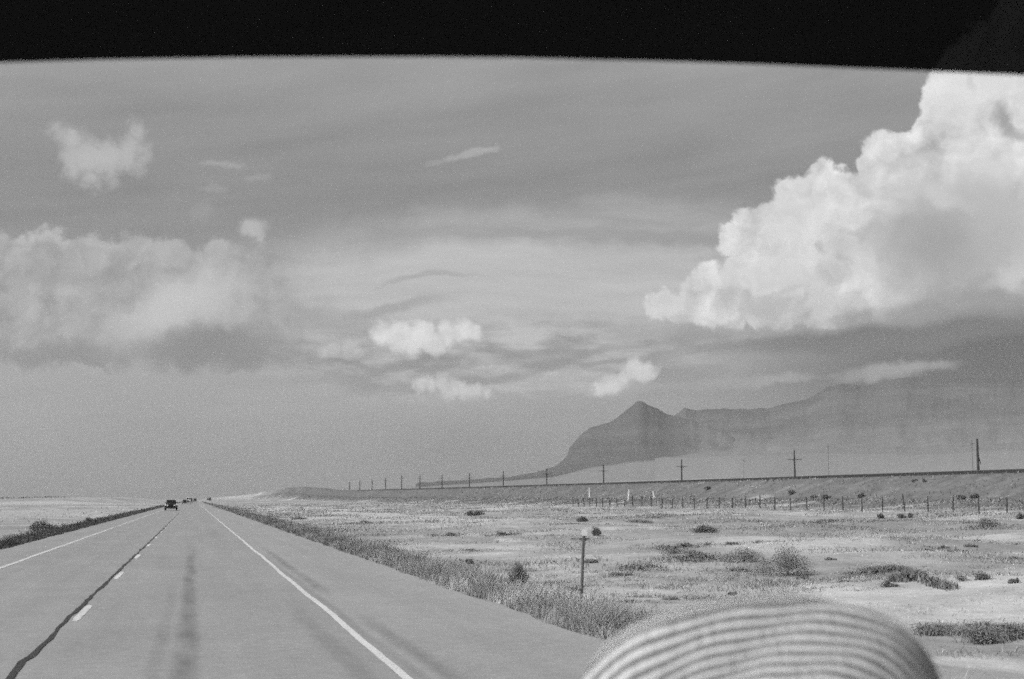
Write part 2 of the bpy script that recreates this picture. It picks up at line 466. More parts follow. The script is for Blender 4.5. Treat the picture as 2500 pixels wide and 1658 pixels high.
# scrub slope of the embankment
sc = q.sm(q.add(X, q.lin(n1, 0.3, 0.7, -9, 9)), 72, 80)
sc = q.mul(sc, q.mul(q.sm(X, 116, 108), q.sm(Y, 2300, 1500)))
scv = q.mul(q.lin(q.add(q.mul(n2, 0.6), q.mul(n4, 0.4)), 0.35, 0.65, 0.072, 0.15), q.mul(q.lin(n1, 0.35, 0.65, 0.85, 1.3), q.lin(n3, 0.35, 0.65, 0.9, 1.25)))
v = q.mix(q.mul(sc, 0.9), v, scv)
def patch(cx, cy, rx, ry, val, al, soft=0.6):
    global v
    w = q.vm('ADD', PO, q.vm('MULTIPLY', q.vm('SUBTRACT', q.noise(PO, 1 / 9, 4, 0.6, col=True), (0.5, 0.5, 0.5)), (rx * 0.9, ry * 0.9, 0)))
    dd = q.vm('LENGTH', q.vm('MULTIPLY', q.vm('SUBTRACT', w, (cx, cy, 0)), (1 / rx, 1 / ry, 0)))
    v = q.mix(q.mul(q.sm(dd, 1.0, 1.0 - soft), al), v, val)
def ppatch(px, py, wpx, hpx, val, al):
    p, d = hit(px, py); p1, _ = hit(px, py - hpx / 2); p2, _ = hit(px, py + hpx / 2)
    patch(p.x, p.y, wpx / 2 * d / FPX, max(1.0, abs(p1.y - p2.y) / 2), val, al)
PATCHES = [(740, 1243, 270, 34, .47, .9), (760, 1190, 60, 8, .2, .3), (1240, 1320, 90, 14, .50, .8), (1230, 1306, 80, 9, .17, .7), (980, 1340, 170, 14, .46, .7), (1350, 1385, 190, 40, .47, .7),
           (1950, 1320, 500, 26, .46, .75), (1550, 1390, 150, 26, .22, .7), (1880, 1380, 300, 26, .23, .55), (1720, 1355, 110, 16, .24, .5), (2000, 1440, 420, 60, .48, .8), (2380, 1300, 260, 44, .22, .6),
           (1650, 1340, 260, 30, .26, .5), (1600, 1270, 420, 16, .24, .5), (2060, 1285, 560, 22, .25, .5), (1980, 1256, 150, 8, .45, .8), (2290, 1268, 130, 8, .44, .8), (1480, 1246, 330, 7, .42, .8), (1250, 1233, 110, 8, .42, .7),
           (2400, 1535, 330, 60, .17, .85), (2100, 1470, 500, 40, .47, .6), (2400, 1620, 260, 60, .50, .8), (1120, 1290, 180, 12, .25, .5), (1600, 1470, 160, 10, .25, .6), (2200, 1340, 260, 10, .26, .5),
           (2290, 1395, 330, 10, .26, .5), (120, 1228, 400, 12, .46, .8), (100, 1250, 420, 24, .44, .6), (1850, 1217, 60, 5, .4, .7), (2420, 1345, 160, 9, .24, .5), (1750, 1228, 300, 6, .17, .6)]
for pp in PATCHES: ppatch(*pp)
n5 = q.noise(q.xyz(q.mul(X, 0.8), q.mul(Y, 0.33), 7.0), 1.0, 6, 0.7)
v = q.mul(v, q.lin(n5, 0.3, 0.7, 0.80, 1.14))
v = q.mul(v, q.lin(n4, 0.25, 0.75, 0.88, 1.12))
q.put(b.inputs['Base Color'], gray(q, v)); b.inputs['Roughness'].default_value = 0.95
b.inputs['Specular IOR Level'].default_value = 0.1
bp = q.n('ShaderNodeBump'); bp.inputs['Strength'].default_value = 0.7; bp.inputs['Distance'].default_value = 0.25
q.put(bp.inputs['Height'], q.add(q.mul(n2, 0.7), q.mul(n4, 0.35))); q.put(b.inputs['Normal'], bp.outputs[0])
ground = link('ground', mesh_np('ground', np.stack([GX, GY, GZ], -1).reshape(-1, 3), quads, True), gm)
tag(ground, 'pale sandy plain with dry grass and dark scrub patches beside the highway', kind='structure')

# ---------------------------------------------------------------- road
XL, XRE = -6.30, 4.85
am, q, b, o = mat('bleached_asphalt')
geo = q.n('ShaderNodeNewGeometry'); PO = geo.outputs['Position']; X, Y, Z = q.sep(PO)
n1 = q.noise(PO, 0.45, 5, 0.6); n2 = q.noise(PO, 26.0, 3, 0.7)
lenv = q.xyz(q.mul(X, 2.2), q.mul(Y, 0.05), 0.0)
n3 = q.noise(lenv, 1.0, 4, 0.6)
v = q.lin(n1, 0.3, 0.7, 0.258, 0.292)
n4 = q.noise(PO, 5.0, 5, 0.65)
v = q.mul(v, q.lin(n4, 0.3, 0.7, 0.90, 1.10))
v = q.mul(v, q.lin(n3, 0.3, 0.7, 0.95, 1.05))
v = q.mul(v, q.lin(n2, 0.25, 0.75, 0.84, 1.16))
sh_ = q.sm(X, 2.05, 2.3, 1.0, 1.07); v = q.mul(v, sh_); v = q.mul(v, q.lin(q.noise(q.xyz(q.mul(X, 0.7), q.mul(Y, 0.10), 2.0), 1.0, 4, 0.6), 0.3, 0.7, 0.95, 1.05))      # the shoulder is paler
def stripe(cx, w, y0, y1, depth, nz=0.35):
    """oil and tyre stains along the lane"""
    global v
    wob = q.lin(q.noise(q.xyz(0.0, q.mul(Y, 0.12), cx), 1.0, 3), 0.3, 0.7, -0.05, 0.05)
    a = q.m('ABSOLUTE', q.sub(q.add(X, wob), cx))
    s = q.sm(a, w, w * 0.15)
    s = q.mul(s, q.mul(q.sm(Y, y0, y0 + (y1 - y0) * 0.12), q.sm(Y, y1, y1 - (y1 - y0) * 0.45)))
    s = q.mul(s, q.lin(q.noise(q.xyz(q.mul(X, 3.0), q.mul(Y, 0.5), cx), 1.0, 4, 0.6), 0.3, 0.65, 1 - nz * 2, 1.0))
    v = q.mul(v, q.sub(1.0, q.mul(s, depth)))
stripe(-0.03, 0.20, 5, 60, 0.42)
stripe(-0.33, 0.13, 5, 34, 0.20)
stripe(2.42, 0.19, 24.5, 56, 0.36)
stripe(2.47, 0.19, 8, 23.5, 0.36)
stripe(1.64, 0.22, 8, 28, 0.22)
stripe(2.18, 0.10, 8, 46, 0.18)
stripe(-3.9, 0.5, 5, 200, 0.04); stripe(-2.6, 0.4, 5, 200, 0.04); stripe(0.9, 0.45, 5, 200, 0.03); 
q.put(b.inputs['Base Color'], gray(q, v)); b.inputs['Roughness'].default_value = 0.85
b.inputs['Specular IOR Level'].default_value = 0.25
bp = q.n('ShaderNodeBump'); bp.inputs['Strength'].default_value = 0.35; bp.inputs['Distance'].default_value = 0.01
q.put(bp.inputs['Height'], n2); q.put(b.inputs['Normal'], bp.outputs[0])
ys = axis([(-12, 120, 0.5), (120, 600, 3), (600, 3200, 40)])
def ribbon(name, xl, xr, z, m, ys=ys, label=None, cols=1, thick=None):
    n = len(ys); xl = np.broadcast_to(xl, n); xr = np.broadcast_to(xr, n)
    co = []; 
    for j in range(cols + 1):
        t = j / cols; co.append(np.stack([xl * (1 - t) + xr * t, ys, np.full(n, z)], -1))
    co = np.stack(co, 1).reshape(-1, 3); ii = np.arange(n * (cols + 1)).reshape(n, cols + 1)
    f = np.stack([ii[:-1, :-1], ii[:-1, 1:], ii[1:, 1:], ii[1:, :-1]], -1).reshape(-1, 4)
    return tag(link(name, mesh_np(name, co, f), m), label, kind='structure')
edge_r = XRE + 0.05 * np.sin(ys * 0.9) + 0.06 * rng.normal(size=len(ys)).cumsum() * 0 + 0.04 * rng.normal(size=len(ys))
edge_l = XL + 0.05 * np.sin(ys * 0.7 + 1) + 0.04 * rng.normal(size=len(ys))
road = ribbon('road', edge_l, edge_r, 0.0, am, label='sun-bleached two-lane asphalt highway running straight to the horizon')
# markings
pm, q, b, o = mat('worn_road_paint')
geo = q.n('ShaderNodeNewGeometry'); PO = geo.outputs['Position']
nn = q.noise(PO, 7.0, 5, 0.7)
vv = q.mix(q.sm(q.add(nn, q.mul(q.sub(q.noise(PO, 0.22, 3), 0.5), 0.35)), 0.54, 0.66), 0.60, 0.32)
q.put(b.inputs['Base Color'], gray(q, q.mul(vv, q.lin(q.noise(PO, 0.5, 3), .3, .7, .92, 1.08)))); b.inputs['Roughness'].default_value = 0.6
def wob(amp, s): return amp * np.sin(ys * 0.31 + s) + amp * 0.7 * np.sin(ys * 0.83 + 2 * s) + rng.normal(size=len(ys)) * 0.004
w1 = wob(0.012, 1.0)
ribbon('edge_line', 1.99 + w1, 2.085 + w1, 0.004, pm, label='solid white edge line on the near lane')
w1 = wob(0.010, 2.2)
ribbon('edge_line', -4.71 + w1, -4.59 + w1, 0.004, pm, label='solid white edge line on the oncoming lane')
Y0 = at_plane(190, 1517, 0).y; Y1 = at_plane(282, 1414, 0).y
per = Y1 - Y0
co = []; fc_ = []
for i in range(-1, 40):
    y0 = Y0 + i * per; ln = 3.1
    w = 0.055
    for (a, c) in ((0, ln),):
        seg = np.linspace(y0, y0 + ln, 9); 
        for s_ in range(9):
            e = 0.006 * math.sin(s_ * 2.3 + i)
            tp = 0.6 if s_ in (0, 8) else 1
            co += [(-1.585 - w * tp + e, seg[s_], 0.004), (-1.585 + w * tp + e, seg[s_], 0.004)]
        bse = len(co) - 18
        fc_ += [(bse + 2 * s_, bse + 2 * s_ + 1, bse + 2 * s_ + 3, bse + 2 * s_ + 2) for s_ in range(8)]
tag(link('centre_line', mesh_np('centre_line', co, fc_), pm), 'short worn white dashes down the middle of the highway', kind='structure')
# tar-filled seam
tm = simple('tar', 0.02, 0.3, 3.0, 0.55)
cx = np.interp(ys, [0, 13.5, 18, 21, 30, 48, 70, 92, 130, 175], [-1.655, -1.67, -1.69, -1.705, -1.70, -1.69, -1.66, -1.66, -1.66, -1.66])
cx = cx + 0.010 * np.sin(ys * 1.1) + 0.006 * np.sin(ys * 3.1) + 0.008 * rng.normal(size=len(ys))
hw = 0.032 + 0.005 * np.sin(ys * 0.9) + 0.006 * rng.normal(size=len(ys))
m_ = ys < 185; hw = np.where((np.sin(ys * 0.55) > 0.93) & (ys > 40), 0.012, hw)
ribbon('tar_seam', (cx - hw)[m_], (cx + hw)[m_], 0.007, tm, ys[m_], 'black wavering tar seam along the centre of the highway')

# ---------------------------------------------------------------- mountains
mm, q, b, o = mat('bare_mountain_rock')
geo = q.n('ShaderNodeNewGeometry'); PO = geo.outputs['Position']; X, Y, Z = q.sep(PO)
nA = q.noise(PO, 1 / 260, 6, 0.65); nB = q.noise(q.xyz(q.mul(X, 1 / 900), q.mul(Y, 1 / 2500), q.mul(Z, 1 / 34)), 1.0, 6, 0.65)
att = q.n('ShaderNodeAttribute'); att.attribute_name = 'talus'
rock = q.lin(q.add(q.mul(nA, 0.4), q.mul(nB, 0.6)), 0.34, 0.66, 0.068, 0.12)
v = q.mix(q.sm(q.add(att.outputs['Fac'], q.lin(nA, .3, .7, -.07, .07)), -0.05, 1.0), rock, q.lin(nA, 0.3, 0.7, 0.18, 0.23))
q.put(b.inputs['Base Color'], gray(q, v)); b.inputs['Roughness'].default_value = 1.0; b.inputs['Specular IOR Level'].default_value = 0.0
def mountain(name, prof, foot, D0, depth, label, seed, gully, talus0):
    """prof / foot: skyline and foot line as sight lines at distance D0; a body with front and back slopes"""
    rg = np.random.default_rng(seed)
    xs = np.arange(prof[0][0], prof[-1][0] + 1, 5.0)
    top = np.interp(xs, [p[0] for p in prof], [p[1] for p in prof]); ft = np.interp(xs, [p[0] for p in foot], [p[1] for p in foot])
    jit = np.convolve(rg.normal(size=len(xs) + 4), np.ones(5) / 5, 'valid'); top = top + jit * 2.4
    rows = 26; co = []; ta = []
    ph = rg.uniform(0, 6.28, 12)
    nzv = np.cumsum(rg.normal(size=len(xs))); nzv = nzv - np.convolve(nzv, np.ones(25) / 25, 'same')
    for j in range(rows + 8):
        for i, x in enumerate(xs):
            d = ray(x, 1219.0); dh = Vector((d.x, d.y, 0)).normalized()
            dt = ray(x, float(top[i])); df = ray(x, float(ft[i]))
            zt = CAMZ + dt.z / math.hypot(dt.x, dt.y) * D0
            Df = D0 - depth; zf = CAMZ + df.z / math.hypot(df.x, df.y) * Df
            if j <= rows:
                t = j / rows
                u_ = x + 22 * math.sin(t * 5 + x * 0.011 + ph[4]) + 9 * math.sin(t * 13 + x * 0.03)
                g = math.sin(u_ * 0.043 + ph[0]) * 0.5 + math.sin(u_ * 0.097 + ph[2] + t * 4) * 0.3 + 0.2 * math.sin(t * 9 + u_ * 0.02 + ph[5]) + 0.05 * nzv[i]
                w = math.sin(math.pi * min(1, t * 1.02)) 
                dd = Df + (D0 - Df) * t + g * gully * w
                g = mnoise.fractal(Vector((x * 0.022, t * 4.5, seed * 3.7)), 0.9, 2.1, 5)
                dd = Df + (D0 - Df) * t
                hfrac = t ** 1.5
                z = zf + (zt - zf) * hfrac + g * w * gully * (0.07 if seed == 3 else 0.055)
                hfrac2 = hfrac
                if j == 0: z -= 60
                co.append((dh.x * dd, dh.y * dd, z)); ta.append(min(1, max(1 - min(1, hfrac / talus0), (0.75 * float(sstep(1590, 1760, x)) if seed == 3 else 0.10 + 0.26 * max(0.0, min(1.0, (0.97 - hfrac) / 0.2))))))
            else:
                t = (j - rows) / 8
                dd = D0 + depth * 0.9 * t; z = zt * (1 - t) + 20 * t - 40 * t
                co.append((dh.x * dd, dh.y * dd, z)); ta.append(0.0)
    n = len(xs); ii = np.arange(n * (rows + 9 - 1)).reshape(rows + 8, n)
    f = np.stack([ii[:-1, :-1], ii[:-1, 1:], ii[1:, 1:], ii[1:, :-1]], -1).reshape(-1, 4)
    me = mesh_np(name, co, f, True)
    a = me.attributes.new('talus', 'FLOAT', 'POINT'); a.data.foreach_set('value', np.array(ta, np.float32))
    return tag(link(name, me, mm), label, kind='structure')
peak = [(1015, 1180), (1096, 1173), (1214, 1167), (1300, 1156), (1333, 1147), (1356, 1139), (1386, 1113), (1390, 1095), (1417, 1061), (1442, 1045), (1488, 1032), (1518, 1012), (1535, 998), (1546, 988), (1553, 980), (1562, 978), (1571, 981), (1584, 989), (1609, 999), (1630, 1009), (1650, 1014), (1700, 1030), (1770, 1058), (1840, 1090), (1900, 1119)]
pfoot = [(1015, 1190), (1214, 1176), (1350, 1165), (1460, 1142), (1560, 1130), (1700, 1122), (1900, 1120)]
esc = [(1600, 1040), (1650, 1014), (1665, 1004), (1675, 997), (1700, 1002), (1756, 999), (1832, 1000), (1883, 994), (1929, 984), (1975, 976), (2010, 956), (2025, 946), (2051, 938), (2112, 941), (2152, 938), (2183, 926), (2229, 923), (2500, 926), (2700, 915), (3000, 930)]
efoot = [(1600, 1120), (1800, 1112), (2000, 1108), (2250, 1112), (2500, 1100), (3000, 1100)]
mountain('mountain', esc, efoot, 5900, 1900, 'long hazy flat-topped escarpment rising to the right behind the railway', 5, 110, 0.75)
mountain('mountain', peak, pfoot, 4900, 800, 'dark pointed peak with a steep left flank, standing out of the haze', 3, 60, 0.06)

# ---------------------------------------------------------------- vegetation builders
def veg_mat(name, v, var=0.35):
    m, q, b, o = mat(name)
    at = q.n('ShaderNodeAttribute'); at.attribute_name = 'tone'
    q.put(b.inputs['Base Color'], gray(q, q.mul(q.lin(at.outputs['Fac'], 0, 1, v * (1 - var), v * (1 + var)), 1.0)))
    b.inputs['Roughness'].default_value = 0.9; b.inputs['Specular IOR Level'].default_value = 0.1
    return m
M_VERGE = veg_mat('verge_grass', 0.35, 0.45); M_VERGE2 = veg_mat('roadside_grass', 0.15, 0.45); M_DRY = veg_mat('dry_grass', 0.42); M_BUSH = veg_mat('sagebrush_leaf', 0.13, 0.5); M_BUSH2 = veg_mat('grey_brush_leaf', 0.19, 0.4)
M_SCR2 = veg_mat('thicket_leaf', 0.26, 0.5); M_SCR = veg_mat('grey_scrub', 0.28, 0.5)
M_TWIG = simple('twig', 0.07, 0.3, 5)
def blades(name, base, h, w, lean, m, tone=None, parent=None, label=None, kind=None):
    """base (n,3), h (n), w (n): bent blades of two quads each"""
    n = len(base); a = rng.uniform(0, 2 * math.pi, n); f = rng.uniform(0, 2 * math.pi, n)
    dx, dy = np.cos(a) * w / 2, np.sin(a) * w / 2
    lx, ly = np.cos(f) * lean * h, np.sin(f) * lean * h
    V = np.zeros((n, 5, 3), np.float32)
    for i, (t, s) in enumerate(((0, 1), (0, -1), (0.55, 0.8), (0.55, -0.8))):
        V[:, i, 0] = base[:, 0] + lx * t * t + dx * s; V[:, i, 1] = base[:, 1] + ly * t * t + dy * s; V[:, i, 2] = base[:, 2] + h * t
    V[:, 4, 0] = base[:, 0] + lx; V[:, 4, 1] = base[:, 1] + ly; V[:, 4, 2] = base[:, 2] + h * (1 - 0.3 * lean)
    b0 = (np.arange(n) * 5)[:, None]
    F = np.concatenate([b0 + np.array([0, 1, 3]), b0 + np.array([0, 3, 2]), b0 + np.array([2, 3, 4])], 0)
    me = mesh_np(name, V.reshape(-1, 3), F)
    tone = rng.uniform(0, 1, n) if tone is None else tone
    at = me.attributes.new('tone', 'FLOAT', 'POINT'); at.data.foreach_set('value', np.repeat(tone, 5).astype(np.float32))
    o = link(name, me, m, parent)
    return tag(o, label, kind=kind)
def clumpn(x, y): return 0.5 + 0.25 * waves(x, y, 3.1, 8, 11) + 0.2 * waves(x, y, 1.1, 8, 2)

# verge strips
def verge(side, label):
    xs_, ys_, hs_, ws_ = [], [], [], []
    for (y0, y1, n, w, wide) in ((9, 22, 26000, 0.007, 1.5), (22, 45, 24000, 0.012, 1.5), (45, 100, 22000, 0.025, 1.6), (100, 260, 20000, 0.06, 1.8), (260, 900, 14000, 0.16, 2.2)):
        y = rng.uniform(y0, y1, n); t = rng.beta(1.3, 2.0, n)
        x = t * wide * np.where(rng.uniform(0, 1, n) < 0.12, 2.2, 1.0)
        if side > 0: X_ = XRE - 0.02 + x + 0.10 * np.sin(y * 0.5) * np.sin(y * 0.13 + 1)
        else: X_ = XL + 0.02 - x * 1.15 - 0.08 * np.sin(y * 0.4)
        c = np.clip(clumpn(X_ * 1.2, y * 0.8), 0.08, 1.1)
        keep = rng.uniform(0, 1, n) < np.clip(c * 1.5, 0.2, 1)
        hh = (0.16 + 0.42 * c * np.clip(0.35 + 1.8 * t, 0, 1)) * rng.uniform(0.5, 1.1, n) * (0.72 if side < 0 else 1.12)
        xs_.append(X_[keep]); ys_.append(y[keep]); hs_.append(hh[keep]); ws_.append(np.full(keep.sum(), w))
    x = np.concatenate(xs_); y = np.concatenate(ys_)
    base = np.stack([x, y, H(x, y) - 0.03], -1)
    hh = np.concatenate(hs_)
    tone = np.clip(0.55 + 0.30 * waves(x, y, 5.0, 8, 5) + rng.normal(size=len(x)) * 0.10 - 0.55 * sstep(26, 60, y), -0.2, 1)
    return blades('verge_grass', base, hh, np.concatenate(ws_), 0.45, M_VERGE if side > 0 else M_VERGE2, tone, None, label, 'stuff')
verge(1, 'dark tangled grass strip along the right edge of the highway')
verge(-1, 'dark grass strip along the left edge of the highway')

# low dry tufts over the plain
def field():
    B, Hh, Ww, T = [], [], [], []
    for (y0, y1, n, w, hm, xm) in ((10, 40, 6000, 0.012, 0.09, 26), (40, 90, 7000, 0.03, 0.10, 56), (90, 200, 9000, 0.08, 0.13, 92), (200, 500, 7000, 0.2, 0.2, 100)):
        y = rng.uniform(y0, y1, n); x = rng.uniform(6.5, xm, n)
        c = 0.5 + 0.3 * waves(x, y, 6.0, 8, 9) + 0.25 * waves(x, y, 19.0, 8, 1)
        kp = rng.uniform(0, 1, n) < np.clip(c - 0.35, 0, 1) * 1.4
        x, y = x[kp], y[kp]; m = 7
        xx = np.repeat(x, m) + rng.normal(size=len(x) * m) * 0.10 * (1 + y0 / 60); yy = np.repeat(y, m) + rng.normal(size=len(x) * m) * 0.10 * (1 + y0 / 60)
        B.append(np.stack([xx, yy, H(xx, yy) - 0.02], -1)); Hh.append(rng.uniform(0.4, 1.1, len(xx)) * hm); Ww.append(np.full(len(xx), w))
        T.append(np.repeat(rng.uniform(0, 1, len(x)), m))
    blades('dry_grass', np.concatenate(B), np.concatenate(Hh), np.concatenate(Ww), 0.6, M_DRY, np.concatenate(T), None, 'sparse bleached dry grass tufts scattered over the sandy plain', 'stuff')
    B, Hh, Ww = [], [], []
    for (y0, y1, n, w) in ((60, 200, 5000, 0.07), (200, 700, 5000, 0.18)):
        y = rng.uniform(y0, y1, n); x = -rng.uniform(8.5, 60, n)
        kp = rng.uniform(0, 1, n) < np.clip(0.1 + 0.35 * waves(x, y, 15.0, 8, 9), 0, 1); x, y = x[kp], y[kp]
        B.append(np.stack([x, y, H(x, y)], -1)); Hh.append(rng.uniform(0.1, 0.3, len(x))); Ww.append(np.full(len(x), w))
    blades('dry_grass', np.concatenate(B), np.concatenate(Hh), np.concatenate(Ww), 0.6, M_DRY, None, None, 'thin dry grass on the flat plain left of the highway', 'stuff')
    B, Hh, Ww, T = [], [], [], []
    for (y0, y1, n, w, hm, rd) in ((14, 40, 1300, 0.014, 0.13, 0.35), (40, 90, 1800, 0.024, 0.17, 0.7), (90, 180, 1700, 0.045, 0.24, 1.2), (180, 420, 1300, 0.10, 0.36, 2.2)):
        y = rng.uniform(y0, y1, n); x = rng.uniform(7, min(92, 6 + y1 * 0.75), n)
        c = 0.45 + 0.35 * waves(x, y, 12.0, 8, 14) + 0.3 * waves(x, y, 34.0, 8, 6)
        kp = rng.uniform(0, 1, n) < np.clip(c - 0.30, 0, 1) * 1.5
        x, y = x[kp], y[kp]; sz = rng.uniform(0.4, 1.4, len(x)) ** 1.5; m = 70
        a = rng.uniform(0, 6.28, len(x) * m); r_ = np.sqrt(rng.uniform(0, 1, len(x) * m)) * np.repeat(sz, m) * rd
        xx = np.repeat(x, m) + r_ * np.cos(a) * 1.4; yy = np.repeat(y, m) + r_ * np.sin(a)
        B.append(np.stack([xx, yy, H(xx, yy) - 0.02], -1)); Hh.append(rng.uniform(0.4, 1.1, len(xx)) * hm * np.repeat(np.clip(sz, .4, 1.5), m)); Ww.append(np.full(len(xx), w))
        T.append(np.repeat(rng.uniform(0, 1, len(x)), m) * 0.7 + 0.3 * rng.uniform(0, 1, len(xx)))
    blades('scrub', np.concatenate(B), np.concatenate(Hh), np.concatenate(Ww), 0.9, M_SCR, np.concatenate(T), None, 'scattered low grey scrub clumps and tussocks all over the sandy plain', 'stuff')
    B, Hh, Ww, T = [], [], [], []
    for (px, py, wx, wy, hm, n) in ((1700, 1366, 230, 26, .30, 5200), (1560, 1388, 130, 18, .26, 2600), (1830, 1395, 170, 12, .2, 1800), (2410, 1545, 270, 44, .22, 7000), (1650, 1338, 170, 12, .28, 2200), (2100, 1403, 130, 7, .2, 1200),
                                    (2410, 1288, 190, 26, .35, 3000), (1600, 1262, 480, 9, .3, 2600), (2000, 1276, 480, 9, .3, 2600), (1230, 1307, 110, 6, .28, 1200), (1500, 1470, 200, 10, .14, 1400), (2290, 1345, 330, 9, .2, 1800), (1400, 1440, 120, 26, .2, 1200),
                                    (1090, 1308, 140, 8, .25, 1000), (1780, 1330, 420, 7, .22, 1500), (1430, 1318, 160, 9, .2, 900), (2060, 1420, 420, 6, .12, 1200), (1150, 1345, 160, 7, .16, 900)):
        p, d = hit(px, py); q1, _ = hit(px, py - wy / 2); q2, _ = hit(px, py + wy / 2)
        rx = wx / 2 * d / FPX; ry = max(0.6, math.hypot(q1.x - q2.x, q1.y - q2.y) / 2)
        a = rng.uniform(0, 6.28, n); r_ = np.abs(rng.normal(size=n)) * 0.5
        u = r_ * np.cos(a) * rx; w = r_ * np.sin(a) * ry
        dr = np.array([p.x, p.y]) / math.hypot(p.x, p.y)
        xx = p.x + dr[1] * u + dr[0] * w; yy = p.y - dr[0] * u + dr[1] * w
        c = 0.5 + 0.45 * waves(xx, yy, max(0.8, ry * 0.5), 8, 13)
        kp = (rng.uniform(0, 1, n) < np.clip(c, 0.1, 1)) & (xx > 6.2)
        xx, yy, c = xx[kp], yy[kp], c[kp]
        B.append(np.stack([xx, yy, H(xx, yy) - 0.02], -1)); Hh.append(rng.uniform(0.4, 1.0, len(xx)) * hm * np.clip(c, .4, 1.2)); Ww.append(np.full(len(xx), max(0.012, 0.8 * d / FPX * 2.2)))
        T.append(rng.uniform(0.1, 0.7, len(xx)))
    blades('scrub', np.concatenate(B), np.concatenate(Hh), np.concatenate(Ww), 1.0, M_SCR2, np.concatenate(T), None, 'low grey brush thickets spread in soft patches over the plain', 'stuff')
    # scrub on the railway slope
    y = np.concatenate([rng.uniform(120, 420, 16000), rng.uniform(420, 1500, 9000)]); x = rng.uniform(74, 101, len(y))
    c = 0.45 + 0.3 * waves(x, y, 14.0, 8, 4); kp = rng.uniform(0, 1, len(y)) < np.clip(c, 0, 1); x, y = x[kp], y[kp]
    blades('scrub', np.stack([x, y, H(x, y) - 0.05], -1), rng.uniform(0.12, 0.5, len(x)), np.where(y < 420, 0.14, 0.35), 0.7, M_BUSH2, None, None, 'low dark scrub covering the railway embankment slope', 'stuff')
field()

def bush(px, py, wpx, hpx, label, mtl=None, dens=1.0, style='round', group='brush on the plain', name='bush', wisps=True):
    """crown of many small leaf faces through an uneven volume, on splayed woody stems"""
    p, d = hit(px, py)
    w = wpx * d / FPX; h = hpx * d / FPX
    root = empty(name, (p.x, p.y, p.z - 0.02)); tag(root, label, 'bush', group)
    n = int(np.clip(900 * dens, 200, 6000)); ls = max(0.02, 1.1 * d / FPX * 2.0)     # leaves about a pixel or two wide
    ls = min(ls, 0.16 * max(w, h))
    # lobes
    nl = 9 if style != 'flat' else 7
    cx_ = rng.uniform(-0.38, 0.38, nl) * w; cy_ = rng.uniform(-0.3, 0.3, nl) * w
    prof = 1 - (np.abs(cx_) / (0.55 * w)) ** 1.6
    cz_ = h * prof * rng.uniform(0.25, 0.62, nl)
    rr = np.clip(rng.uniform(0.16, 0.30, nl) * w, 0, None); rz = np.minimum(rng.uniform(0.28, 0.42, nl) * h, rr * 1.5)
    k_ = rng.integers(0, nl, n)
    v = rng.normal(size=(n, 3)); v /= np.linalg.norm(v, axis=1)[:, None]; v *= (rng.uniform(0, 1, n) ** 0.45)[:, None]
    c = np.stack([cx_[k_] + v[:, 0] * rr[k_], cy_[k_] + v[:, 1] * rr[k_], cz_[k_] + v[:, 2] * rz[k_]], -1)
    if wisps:
        nw = n // 7; t = rng.uniform(0.8, 1.45, nw)
        c[:nw] = c[:nw] * np.stack([np.ones(nw) * 1.1, np.ones(nw), t], -1)
    c[:, 2] = np.abs(c[:, 2]) + 0.005
    up = rng.normal(size=(n, 3)); up[:, 2] = np.abs(up[:, 2]) + 0.8; up /= np.linalg.norm(up, axis=1)[:, None]
    sd_ = np.cross(up, rng.normal(size=(n, 3))); sd_ /= np.linalg.norm(sd_, axis=1)[:, None]
    L_ = ls * rng.uniform(0.7, 2.0, n)[:, None]; Wd = ls * rng.uniform(0.25, 0.5, n)[:, None]
    V = np.stack([c - sd_ * Wd - up * L_ * 0.5, c + sd_ * Wd - up * L_ * 0.5, c + up * L_ * 0.5 + sd_ * Wd * 0.2], 1)
    F = np.arange(n * 3).reshape(n, 3)
    me = mesh_np('foliage', V.reshape(-1, 3), F)
    at = me.attributes.new('tone', 'FLOAT', 'POINT'); at.data.foreach_set('value', np.repeat(rng.uniform(0, 1, n), 3).astype(np.float32))
    link('foliage', me, mtl or M_BUSH, root)
    if d < 200:
        mb = MB()
        for i in range(7):
            mb.tube((rng.uniform(-.05, .05) * w, rng.uniform(-.05, .05) * w, 0), (cx_[i % nl] * 0.9, cy_[i % nl] * 0.9, cz_[i % nl]), 0.012 * max(1, d / 60), 0.006 * max(1, d / 60), 5)
        mb.build('stem', M_TWIG, root)
    return root
